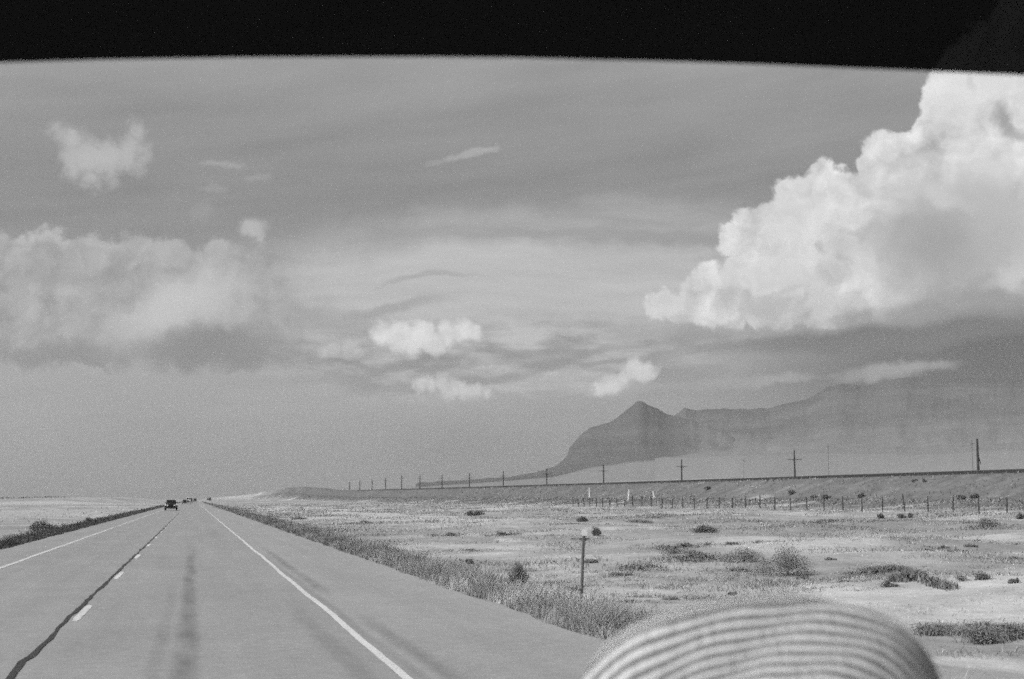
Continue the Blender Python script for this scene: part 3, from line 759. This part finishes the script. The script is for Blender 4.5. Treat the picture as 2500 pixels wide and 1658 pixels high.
BU = [
 (104, 1297, 58, 34, 'dark rounded bush standing just beyond the left verge grass', M_BUSH, 2.0, 'round'),
 (1160, 1259, 50, 18, 'small dark flat-topped bush alone on pale ground left of the marker posts', M_BUSH, 1.2, 'flat'),
 (1721, 1300, 62, 25, 'dark oval bush alone in mid-plain, below the line of fence posts', M_BUSH, 2.0, 'flat'),
 (1922, 1404, 140, 84, 'largest grey-brown bush on the plain, mounded over bare pale sand', M_BUSH2, 6.5, 'round'),
 (1812, 1372, 100, 46, 'pale loose bush directly left of the largest mounded bush', M_BUSH2, 2.5, 'round'),
 (1264, 1452, 62, 118, 'tall ragged weed sticking up out of the right verge grass', M_BUSH2, 3.2, 'round'),
 (1451, 1309, 27, 30, 'small dark bush just right of the top of the roadside delineator', M_BUSH, 1.2, 'round'),
 (1416, 1274, 42, 15, 'low dark bush above the delineator, near the left end of the fence', M_BUSH, 1.0, 'flat'),
 (2378, 1417, 74, 26, 'dark oval bush on bright sand at the right side of the plain', M_BUSH, 2.2, 'flat'),
 (2172, 1434, 36, 20, 'small dark shrub at the tip of a curved grass ridge in the sand', M_BUSH, 1.2, 'flat'),
 (2388, 1571, 110, 62, 'blurry dark clump inside the grey brush right of the hat', M_BUSH2, 3.5, 'round'),
 (2470, 1560, 110, 52, 'paler grey brush at the right picture edge beyond the hat', M_BUSH2, 3.0, 'round'),
 (2290, 1550, 100, 42, 'low grey brush touching the right rim of the hat', M_BUSH2, 2.5, 'round'),
 (2420, 1290, 56, 36, 'dark grey bush below the last fence posts on the right', M_BUSH2, 1.8, 'round'),
 (1933, 1207, 22, 13, 'small dark bush behind the fence, topping a post', M_BUSH, 0.8, 'round'),
 (2017, 1218, 24, 14, 'dark bush behind the fence left of mid-fence', M_BUSH, 0.8, 'round'),
 (1987, 1216, 17, 11, 'little bush behind the fence between two darker ones', M_BUSH2, 0.6, 'round'),
 (2104, 1215, 19, 14, 'dark round bush hiding the top of a fence post', M_BUSH, 0.8, 'round'),
 (2347, 1221, 27, 18, 'left of a pair of dark bushes behind the right end of the fence', M_BUSH, 0.9, 'round'),
 (2379, 1217, 24, 17, 'right of a pair of dark bushes behind the right end of the fence', M_BUSH, 0.9, 'round'),
 (2492, 1268, 18, 24, 'narrow dark bush cut by the right picture edge, below the fence', M_BUSH, 0.8, 'round'),
 (2150, 1266, 14, 22, 'narrow upright shrub in front of the fence', M_BUSH, 0.6, 'round'),
 (2201, 1265, 18, 18, 'dark shrub at the foot of the tallest leaning fence post', M_BUSH, 0.7, 'round'),
 (2224, 1264, 14, 18, 'slanting shrub just right of the shrub at the leaning post foot', M_BUSH, 0.6, 'round'),
 (1733, 1193, 26, 7, 'low dark scrub patch high on the railway bank, left of mid-bank', M_BUSH, 0.6, 'flat'),
 (2232, 1176, 15, 8, 'left of two dark spots of scrub near the top of the railway bank', M_BUSH, 0.5, 'flat'),
 (2258, 1178, 16, 8, 'right of two dark spots of scrub near the top of the railway bank', M_BUSH, 0.5, 'flat'),
 (2028, 1368, 26, 11, 'tiny dark shrub right of the largest mounded bush', M_BUSH2, 0.8, 'flat'),
 (1788, 1453, 26, 12, 'tiny dark shrub on bare sand above the blurred hat', M_BUSH2, 0.8, 'flat'),
 (1640, 1465, 44, 10, 'low spreading shrub between the delineator and the hat', M_BUSH2, 1.0, 'flat'),
 (2478, 1424, 26, 18, 'small shrub at the right picture edge beside a dark oval bush', M_BUSH, 0.9, 'round'),
 (2300, 1338, 34, 8, 'left of two low dark strips of scrub on the bright sand', M_BUSH, 0.7, 'flat'),
 (2368, 1335, 38, 8, 'right of two low dark strips of scrub on the bright sand', M_BUSH, 0.7, 'flat'),
 (1098, 1309, 28, 12, 'small dark shrub on the plain above the verge grass', M_BUSH2, 0.8, 'flat'),
 (1146, 1377, 24, 17, 'small forked shrub on pale sand close to the verge grass', M_BUSH, 0.8, 'round'),
 (892, 1278, 32, 9, 'low dark shrub below the pale clearing', M_BUSH2, 0.7, 'flat'),
 (730, 1268, 34, 8, 'low dark shrub on the left lower edge of the pale clearing', M_BUSH2, 0.7, 'flat'),
 (1513, 1406, 64, 16, 'long low brush right of the delineator', M_BUSH2, 1.4, 'flat'),
 (1445, 1375, 34, 14, 'small brush just right of the delineator, halfway up it', M_BUSH2, 1.0, 'flat'),
 (1650, 1352, 100, 18, 'wide low brush mid-plain left of the pale loose bush', M_BUSH2, 1.6, 'flat'),
 (1560, 1275, 60, 9, 'flat dark scrub patch under the left half of the fence', M_BUSH2, 0.8, 'flat'),
 (1960, 1414, 36, 12, 'small brush in the sand under the largest mounded bush', M_BUSH2, 0.8, 'flat'),
 (222, 1278, 34, 18, 'dark bump of brush rising from the left verge grass', M_BUSH, 1.2, 'round'),
 (510, 1222, 10, 12, 'tiny dark tree-like bush by the far end of the highway', M_BUSH, 0.5, 'round'),
 (2470, 1365, 60, 9, 'thin dark grass line at the right edge above the small shrub', M_BUSH2, 0.8, 'flat'),
]
for bb in BU:
    bush(*bb)
lb = []
for t in np.linspace(0, 1, 260):
    X_ = -112 + 30 * t + rng.normal() * 3; Y_ = 560 + 420 * t + rng.normal() * 8
    lb.append((X_, Y_, float(H(X_, Y_)) - 0.05))
lb = np.array(lb); blades('scrub', lb, rng.uniform(0.5, 1.5, len(lb)), np.full(len(lb), 0.7), 0.7, M_BUSH2, None, None, 'thin dark line of scrub climbing the pale rise far left of the highway', 'stuff')
# curved grass ridge in the sand
pts = [(2110, 1404), (2140, 1398), (2180, 1394), (2215, 1398), (2236, 1408), (2238, 1414), (2210, 1418), (2185, 1420), (2250, 1418), (2290, 1432), (2320, 1440)]
bl = []
for (a, b_) in zip(pts[:-1], pts[1:]):
    if a == (2185, 1420): continue
    for t in np.linspace(0, 1, 60):
        p, d = hit(a[0] + (b_[0] - a[0]) * t + rng.normal() * 2, a[1] + (b_[1] - a[1]) * t + rng.normal() * 1.0)
        bl += [(p.x + rng.normal() * .08, p.y + rng.normal() * .15, p.z - .01) for _ in range(4)]
bl = np.array(bl); blades('grass_ridge', bl, rng.uniform(0.08, 0.26, len(bl)), np.full(len(bl), 0.03), 0.7, M_BUSH2, None, None, 'curved line of dark grass on a low sand ridge', 'stuff')

# ---------------------------------------------------------------- railway
M_BAL = simple('dark_ballast', 0.02, 0.4, 2.0, 0.95, 0, 0.6); M_RAIL = simple('rusty_rail', 0.035, 0.3, 8, 0.6); M_SLEEP = simple('sleeper_timber', 0.045, 0.3, 5)
yr = axis([(60, 500, 5), (500, 1900, 20)])
tr = empty('railway_track', (XR, 60, float(zrail(60))))
tag(tr, 'dark railway track line running along the top of the embankment', 'railway')
def sweep(name, prof, m, parent, ox=0.0):
    co = []
    for y in yr:
        for (x, z) in prof: co.append((ox + x, y - 60, float(zrail(y)) - float(zrail(60)) + z))
    n = len(prof); ii = np.arange(len(co)).reshape(len(yr), n)
    f = np.stack([ii[:-1, :-1], ii[:-1, 1:], ii[1:, 1:], ii[1:, :-1]], -1).reshape(-1, 4)
    return link(name, mesh_np(name, co, f), m, parent)
sweep('ballast', [(-2.2, -0.45), (-1.55, -0.02), (1.55, -0.02), (2.2, -0.45)], M_BAL, tr)
for s_ in (-0.72, 0.72):
    sweep('rail', [(-0.06, 0.05), (-0.04, 0.07), (-0.035, 0.20), (0.035, 0.20), (0.04, 0.07), (0.06, 0.05)], M_RAIL, tr, s_)
mb = MB()
for y in np.arange(60, 420, 0.62): mb.box((0, y - 60, float(zrail(y) - zrail(60)) + 0.02), (2.5, 0.24, 0.12))
tag(mb.build('sleeper', M_SLEEP, tr), kind='stuff')

# telegraph poles
M_POLE = simple('weathered_pole', 0.045, 0.35, 3, 0.9); M_INS = simple('insulator_glass', 0.25, 0.2, 20, 0.3)
XP = 108.0
def pole(x, y, ztop, label, group='telegraph poles along the railway', braces=False, thick=1.0, arm=1.6, armf=0.34):
    g = float(H(x, y)); h = ztop - g
    r = empty('telegraph_pole', (x, y, g - 0.05)); tag(r, label, 'telegraph pole', group)
    lean = rng.normal() * 0.006
    MB().tube((0, 0, 0), (lean * h, 0, h), 0.16 * thick, 0.11 * thick, 10).build('pole', M_POLE, r)
    if arm:
        vis = 4.6; za = h - vis * armf
        cr = MB().box((lean * za, -0.17, za), (2 * arm, 0.08, 0.09)).build('crossarm', M_POLE, r)
        for u in np.linspace(-0.9, 0.9, 6):
            MB().tube((u * arm, -0.17, za + 0.06), (u * arm, -0.17, za + 0.20), 0.035, 0.03, 6).build('insulator', M_INS, cr)
        mb = MB(); mb.tube((-0.6, -0.17, za), (0, -0.17, za - 0.6), 0.02, 0.02, 5); mb.tube((0.6, -0.17, za), (0, -0.17, za - 0.6), 0.02, 0.02, 5)
        mb.build('brace', M_POLE, r)
    if braces:
        mb = MB(); mb.tube((0.12, 0, h - 2.5), (0.42, 0.0, h - 3.6), 0.05, 0.06, 6); mb.build('side_brace', M_POLE, r)
    return r
PL = [(2391, 1070, 'thickest telegraph pole, at the far right of the railway, with a short side brace'),
      (1942, 1099, 'second telegraph pole from the right, its crossarm showing plainly'),
      (1665, 1121, 'third telegraph pole from the right, in front of the pale fan'),
      (1474, 1134, 'fourth telegraph pole from the right, below the dark peak'),
      (1335, 1143, 'telegraph pole where the peak slope runs down to the plain'),
      (1229, 1150, 'slender telegraph pole, first one left of the dark peak slope'),
      (1146, 1155, 'small telegraph pole, second one left of the dark peak slope'),
      (1079, 1158, 'small dark telegraph pole, third one left of the dark peak slope'),
      (1025, 1160, 'small telegraph pole, fourth one left of the dark peak slope'),
      (980, 1160, 'tiny telegraph pole, fifth one left of the dark peak slope'),
      (941, 1166, 'tiny dark telegraph pole, sixth one left of the dark peak slope'),
      (908, 1170, 'nearest to the camera of the three faint telegraph poles fading into haze'),
      (878, 1173, 'middle one of the three faint telegraph poles fading into haze'),
      (853, 1176, 'farthest of the three faint telegraph poles fading into haze')]
for i, (px, pt, lb) in enumerate(PL):
    y = at_x(px, XP); zt = top_at(px, pt, XP, y)
    gp = 'telegraph poles along the railway'
    pole(XP, y, zt, lb, gp, braces=(i == 0), thick=(1.25 if i == 0 else 1.0 + 0.09 * i), arm=(0.0 if i == 0 else 1.35), armf=0.36)
for (px, pt, lb) in ((2378, 1074, 'thin faint pole right beside the nearest telegraph pole, farther off'), (2025, 1082, 'thin faint distant pole against the escarpment, right of the second pole'), (1817, 1118, 'thin faint distant pole on the pale fan between two railway poles')):
    y = at_x(px, 190); pole(190, y, top_at(px, pt, 190, y), lb, 'faint distant poles beyond the railway', thick=0.36, arm=0.45, armf=0.2)

# wire fence: one thing, each post a part
M_POST = simple('fence_post', 0.03, 0.35, 9, 0.85)
XF = 64.0
fx = [2457, 2389, 2325, 2265, 2209, 2154, 2104, 2057, 2011, 1970, 1930, 1891.5, 1855, 1820, 1788, 1755, 1725, 1695, 1667, 1641, 1616, 1591, 1567, 1544, 1525, 1506, 1489, 1471, 1456, 1440, 1426, 1412, 1399]
fence = empty('wire_fence', (XF, 100, 0)); tag(fence, 'long wire fence of thin dark posts on the plain below the railway bank', 'fence')
fys = [at_x(p_, XF) for p_ in fx]
fys = [fys[0] - 2 * (fys[1] - fys[0]), fys[0] - (fys[1] - fys[0])] + fys
tops = []
for i, y in enumerate(fys):
    g = float(H(XF, y)); hh = 1.42 + rng.normal() * 0.07; ln = rng.normal() * 0.05; ly = rng.normal() * 0.05
    w = 0.05 + 0.0001 * y
    if i == 6: hh = 1.75; ln = -0.16; w = 0.06
    MB().tube((0, y - 100, g - 0.1), (ln, y - 100 + ly, g + hh), w, w * 0.85, 6).build('post', M_POST, fence)
    tops.append((ln, y - 100, g, hh))
mb = MB()
for a_, b_ in zip(tops[:-1], tops[1:]):
    for f_ in (0.3, 0.55, 0.78, 0.97):
        mb.tube((a_[0] * f_, a_[1], a_[2] + a_[3] * f_), (b_[0] * f_, b_[1], b_[2] + b_[3] * f_), 0.004, 0.004, 4)
mb.build('wire', M_POST, fence)

# white markers on the bank
M_WHITE = simple('white_paint', 0.85, 0.08, 12, 0.5)
for (px, yt, yb, ln, lb) in ((1439, 1197, 1217, 0.05, 'leftmost of the three white marker stakes below the railway'), (1534, 1201, 1222, -0.12, 'middle one of the three white marker stakes, leaning slightly'), (1597, 1204, 1219, 0.22, 'rightmost of the three white marker stakes, bent at its foot')):
    p, d = hit(px, yb); h = (yb - yt) * d / FPX * 1.15
    r = empty('marker_post', (p.x, p.y, p.z + 0.22)); tag(r, lb, 'marker post', 'white marker stakes below the railway')
    MB().box((0, 0, h / 2 - 0.15), (0.26, 0.08, h + 0.3), (0.9, 1), (-ln, 0)).build('stake', M_WHITE, r, bevel=0.01)
    MB().tube((-ln * 0.5, -0.05, h * 0.5), (ln * 0.9 + .1, -0.05, 0.08), 0.05, 0.05, 6).build('brace', M_WHITE, r)

# roadside delineator
p = at_plane(1419, 1482, -0.20); d = (CMI @ (p - Vector((0, 0, CAMZ)))).z * -1
h = (1482 - 1303) * d / FPX; lean = 8 * d / FPX
M_GALV = simple('dull_steel', 0.09, 0.3, 14, 0.6); 
r = empty('roadside_delineator', (p.x, p.y, float(H(p.x, p.y)) - 0.05)); tag(r, 'thin dark delineator post standing in the right verge grass, pale reflector on top', 'delineator')
mb = MB(); hh = h + (-0.2 - float(H(p.x, p.y))) + 0.05
pr = [(-0.028, 0.014), (-0.020, 0.014), (-0.010, -0.012), (0.010, -0.012), (0.020, 0.014), (0.028, 0.014), (0.014, -0.018), (-0.014, -0.018)]
vs = [(x, y, 0) for x, y in pr] + [(x + lean, y, hh) for x, y in pr]
mb.add(vs, [(i, (i + 1) % 8, 8 + (i + 1) % 8, 8 + i) for i in range(8)] + [tuple(range(7, -1, -1)), tuple(range(8, 16))])
mb.build('post', M_GALV, r)
MB().box((lean + 0.005, -0.026, hh + 0.005), (0.10, 0.012, 0.11)).build('reflector', simple('pale_reflector', 0.8, 0.1, 30, 0.4), r, bevel=0.004)
MB().box((-0.06 + lean * 0.2, -0.022, hh * 0.27), (0.12, 0.006, 0.03)).build('tag', M_GALV, r)

# ---------------------------------------------------------------- vehicles
M_BODY = simple('dark_car_paint', 0.022, 0.15, 4, 0.35); M_GLASS = simple('dark_windscreen', 0.012, 0.1, 4, 0.15); M_TYRE = simple('tyre_rubber', 0.018, 0.2, 20, 0.9)
M_FEND = simple('pale_fender', 0.62, 0.1, 5, 0.4); M_LAMP = simple('headlamp_lens', 0.75, 0.05, 5, 0.2); M_CHR = simple('grey_bumper', 0.12, 0.2, 5, 0.4); M_WBODY = simple('white_car_paint', 0.75, 0.05, 4, 0.4)
def vehicle(name, label, cat, x, y, w, h, ln, body, fender, boxy=False, group=None, rz=0.0):
    """vehicle coming towards the camera; nose at -Y"""
    r = empty(name, (x, y, 0.0), rz); tag(r, label, cat, group)
    wr = 0.38 * h / 1.6; bw_ = w * 0.72 if fender is not None else w
    zc = wr * 1.0
    mb = MB(); mb.box((0, ln * 0.5, zc + 0.17 * h), (bw_, ln, 0.46 * h), (0.98, 0.98))
    if not boxy: mb.box((0, ln * 0.22, zc + 0.42 * h), (bw_ * 0.96, ln * 0.36, 0.08 * h), (0.92, 0.9))
    mb.build('body', body, r, bevel=0.05)
    ch = h - (zc + 0.40 * h)
    cl, cy_ = (ln * 0.86, ln * 0.55) if boxy else (ln * 0.42, ln * 0.60)
    cab = MB().box((0, cy_, zc + 0.40 * h + ch / 2), (w * 0.84, cl, ch), (0.86, 0.80), (0, 0.04)).build('cabin', body, r, bevel=0.05)
    MB().box((0, cy_ - cl / 2 + 0.05, zc + 0.40 * h + ch * 0.52), (w * 0.74, 0.05, ch * 0.70), (0.90, 1), (0, 0.10)).build('windscreen', M_GLASS, cab)
    for s_ in (-1, 1):
        for yy in (ln * 0.17, ln * 0.80):
            wh = MB().tube((s_ * (w / 2 - 0.20), yy, wr), (s_ * (w / 2 + 0.02), yy, wr), wr, wr, 20).build('wheel', M_TYRE, r)
            MB().tube((s_ * (w / 2 - 0.02), yy, wr), (s_ * (w / 2 + 0.035), yy, wr), wr * 0.55, wr * 0.5, 14).build('rim', M_CHR, wh)
        if fender is not None:
            MB().box((s_ * (w / 2 - 0.09), ln * 0.17, wr * 2.0 + 0.10), (0.18, wr * 2.3, 0.30), (0.75, 0.7)).build('fender', fender, r, bevel=0.03)
        MB().tube((s_ * bw_ * 0.38, -0.05, zc + 0.24 * h), (s_ * bw_ * 0.38, 0.06, zc + 0.24 * h), 0.11, 0.12, 14).build('headlight', M_LAMP, r)
        MB().box((s_ * (w * 0.42 + 0.09), cy_ - cl * 0.35, zc + 0.50 * h), (0.16, 0.07, 0.14)).build('mirror', body, r, bevel=0.02)
    MB().box((0, -0.02, zc + 0.20 * h), (bw_ * 0.55, 0.05, 0.20 * h)).build('grille', M_GLASS, r)
    MB().box((0, -0.08, zc + 0.02 * h), (w * 0.80, 0.14, 0.14)).build('bumper', M_GLASS if fender is not None else M_CHR, r, bevel=0.02)
    return r
p = at_plane(417, 1246.5, 0.0)
vehicle('off_road_car', 'nearest oncoming vehicle, dark high-riding car with pale front fenders, in the left lane', 'car', p.x, p.y, 1.86, 1.62, 4.2, M_BODY, M_FEND)
p = at_plane(458.5, 1229.5, 0.0)
vehicle('van', 'tiny white oncoming van far down the highway', 'van', p.x + 0.1, p.y, 2.0, 2.3, 5.0, M_WBODY, None, True)
p2 = at_plane(452, 1230.5, 0.0)
vehicle('car', 'tiny dark car just left of the distant white van', 'car', p2.x - 0.2, p2.y, 1.8, 1.6, 4.2, M_BODY, None)
vehicle('car', 'dark right part of the distant white van, built as a separate tiny body', 'car', at_plane(465.5, 1228.0, 0.0).x, at_plane(465.5, 1228, 0).y, 1.7, 2.3, 4.2, M_BODY, None, True)  # separate dark body standing for the dark right part of the white van
p4 = at_plane(476, 1226.0, 0.0)
vehicle('car', 'farthest tiny dark car, in the near lane at the end of the highway', 'car', p4.x, p4.y, 2.0, 2.2, 4.2, M_BODY, None)

# ---------------------------------------------------------------- inside our own car: tinted shade band, and a straw hat on the dashboard
def at_depth(px, py, dep):
    v = Vector((px - W0 / 2, -(py - H0 / 2), -FPX)) * (dep / FPX)
    return Vector((0, 0, CAMZ)) + CM @ v
car = empty('windscreen_surround', (0.12, 0.62, 1.2)); tag(car, 'black translucent shade band across the top of the windscreen, the big cloud dimly showing through', 'windscreen')
ci = Vector(car.location)
tm_, q, b, o = mat('tinted_band')
b.inputs['Base Color'].default_value = (0.004, 0.004, 0.004, 1); b.inputs['Roughness'].default_value = 0.35; b.inputs['Specular IOR Level'].default_value = 0.1
tp = q.n('ShaderNodeBsdfTransparent'); tp.inputs[0].default_value = (0.13, 0.13, 0.13, 1)
mxn = q.n('ShaderNodeMixShader'); mxn.inputs[0].default_value = 0.90
tm_.node_tree.links.new(b.outputs[0], mxn.inputs[1]); tm_.node_tree.links.new(tp.outputs[0], mxn.inputs[2]); tm_.node_tree.links.new(mxn.outputs[0], o.inputs[0])
lowx = [-500, 0, 250, 600, 1000, 1250, 1600, 1900, 2290, 2500, 3000]
lowy = [172, 153, 146, 140, 139, 141, 149, 159, 175, 184, 215]
co = []
NX = 60
for lay in (0.0, 0.004):
    for j in range(8):
        for i in range(NX + 1):
            px = -450 + (3400) * i / NX
            yl = float(np.interp(px, lowx, lowy)); py = yl + (-420 - yl) * j / 7
            dep = 0.86 + 0.05 * (1 - ((px - 1250) / 1700) ** 2) - 0.10 * j / 7 + lay
            co.append(at_depth(px, py, dep) - ci)
ii = np.arange(8 * (NX + 1)).reshape(8, NX + 1); n0 = 8 * (NX + 1)
fr = np.stack([ii[:-1, :-1], ii[:-1, 1:], ii[1:, 1:], ii[1:, :-1]], -1).reshape(-1, 4)
rim = [(ii[0, i], ii[0, i] + n0, ii[0, i + 1] + n0, ii[0, i + 1]) for i in range(NX)] + [(ii[7, i + 1], ii[7, i + 1] + n0, ii[7, i] + n0, ii[7, i]) for i in range(NX)]
link('shade_band', mesh_np('shade_band', [tuple(c) for c in co], np.concatenate([fr[:, ::-1], fr + n0, np.array(rim)]), True), tm_, car)
M_DASH = simple('dashboard_vinyl', 0.05, 0.2, 30, 0.7, 0, 0.2); M_HEAD = simple('roof_lining', 0.35, 0.1, 60, 0.95)
a = at_depth(-420, -420, 0.77) - ci; c_ = at_depth(2900, -420, 0.77) - ci
MB().tube(a, c_, 0.035, 0.035, 12).build('header_rail', M_HEAD, car)
for s_, px in ((-1, -900), (1, 3350)):
    MB().tube(at_depth(px, -400, 0.78) - ci, at_depth(px + s_ * 350, 2300, 1.0) - ci, 0.03, 0.035, 12).build('pillar', M_HEAD, car)
dashz = (at_depth(1850, 1900, 0.62) - ci).z - 0.05
dc = at_depth(1250, 1658, 0.62) - ci
mb = MB(); mb.box((dc.x, dc.y + 0.03, dashz - 0.06), (1.5, 0.42, 0.12), (0.98, 0.9))
dsh = mb.build('dashboard', M_DASH, car, bevel=0.02); 

# straw hat: crown of coiled braid, rings seen from its top
hm, q, b, o = mat('straw_braid')
at1 = q.n('ShaderNodeAttribute'); at1.attribute_name = 'ring'; at2 = q.n('ShaderNodeAttribute'); at2.attribute_name = 'turn'
rg_ = at1.outputs['Fac']; tn = at2.outputs['Fac']
fr_ = q.m('FRACT', rg_)
band = q.sm(q.m('ABSOLUTE', q.sub(fr_, 0.5)), 0.10, 0.32)          # 1 in the groove between two coils
wv = q.noise(q.xyz(q.mul(tn, 13), q.m('FLOOR', rg_), 0.0), 1.0, 3, 0.6)
lightv = q.lin(wv, 0.3, 0.7, 0.42, 0.62); darkv = q.lin(wv, 0.3, 0.7, 0.02, 0.22)
q.put(b.inputs['Base Color'], gray(q, q.mix(band, lightv, darkv))); b.inputs['Roughness'].default_value = 0.7
HC = at_depth(1880, 1872, 0.72)   # lies against the dashboard below the frame
# outline in picture directions, given as offsets (right, up) in metres from the hat's centre
sc_ = 0.72 / FPX
outl = [(1395, 1860), (1385, 1740), (1398, 1665), (1470, 1592), (1600, 1523), (1750, 1482), (1900, 1466), (2050, 1466), (2150, 1486), (2230, 1532), (2282, 1605), (2312, 1680), (2325, 1770), (2330, 1860), (2250, 2060), (2060, 2200), (1880, 2230), (1700, 2200), (1480, 2070)]
oa = np.array([(math.atan2(-(y - 1860), (x - 1880)), math.hypot(x - 1880, y - 1860)) for x, y in outl])
oa = oa[np.argsort(oa[:, 0])]
th = np.linspace(-math.pi, math.pi, 181)[:-1]
aa = np.concatenate([oa[:, 0] - 2 * math.pi, oa[:, 0], oa[:, 0] + 2 * math.pi]); rr_ = np.tile(oa[:, 1], 3)
rad = np.interp(th, aa, rr_); kern = np.ones(9) / 9; rad = np.convolve(np.concatenate([rad[-4:], rad, rad[:4]]), kern, 'valid')
NR = 23; SUBR = 8; nr = NR * SUBR
right = CM @ Vector((1, 0, 0)); up = CM @ Vector((0, 1, 0)); tow = CM @ Vector((0, 0, 1))
co = []; ring = []; turn = []
for j in range(nr + 1):
    t = j / nr                                    # 0 centre, 1 rim
    bulge = 0.080 * (1 - t ** 2.4)
    rib = 0.0009 * math.cos(2 * math.pi * (t * NR)) + 0.0035 * mnoise.fractal(Vector((t * 2.2, 0.3, 1.0)), 1.0, 2.0, 3)
    for i, a_ in enumerate(th):
        rw = rad[i] * sc_ * t
        lift = bulge - rib
        pnt = right * (math.cos(a_) * rw) + up * (math.sin(a_) * rw) + tow * lift
        co.append(tuple(pnt)); ring.append(t * NR + 0.16 * math.sin(3 * a_ + t * 9) + 0.10 * math.sin(11 * a_ + t * 23)); turn.append(math.cos(a_) * 2 * t)
nth = len(th)
# back wall of the crown
for j in range(1, 7):
    t = j / 6
    for i, a_ in enumerate(th):
        rw = rad[i] * sc_ * (1 - 0.10 * t)
        pnt = right * (math.cos(a_) * rw) + up * (math.sin(a_) * rw) - tow * (0.07 * t)
        co.append(tuple(pnt)); ring.append(NR + t * 8); turn.append(math.cos(a_) * 2)
rows = nr + 7
ii = np.arange(rows * nth).reshape(rows, nth); ir = np.roll(ii, -1, axis=1)
f = np.stack([ii[:-1], ir[:-1], ir[1:], ii[1:]], -1).reshape(-1, 4)[nth:]
me = mesh_np('crown', co, f[:, ::-1], True)
for nm, arr in (('ring', ring), ('turn', turn)):
    at = me.attributes.new(nm, 'FLOAT', 'POINT'); at.data.foreach_set('value', np.array(arr, np.float32)[:len(me.vertices)])
me.materials.append(hm)
hat = bpy.data.objects.new('straw_hat', me); C.objects.link(hat); hat.location = HC
tag(hat, 'blurred coiled straw hat with pale and dark rings, close to the camera at the bottom', 'hat')

# ---------------------------------------------------------------- haze
hz, q, b, o = mat('dusty_air'); hz.node_tree.nodes.remove(b)
pv = q.n('ShaderNodeVolumePrincipled'); pv.inputs['Color'].default_value = (0.72, 0.72, 0.72, 1); pv.inputs['Density'].default_value = 0.8e-4; pv.inputs['Anisotropy'].default_value = 0.45
hz.node_tree.links.new(pv.outputs[0], o.inputs['Volume'])
hb = MB().box((0, 7200, 265), (30000, 15600, 550)).build('haze', hz)
tag(hb, 'pale dusty haze over the plain', kind='stuff')
print('verts', sum(len(o_.data.vertices) for o_ in scene.objects if o_.type == 'MESH'))
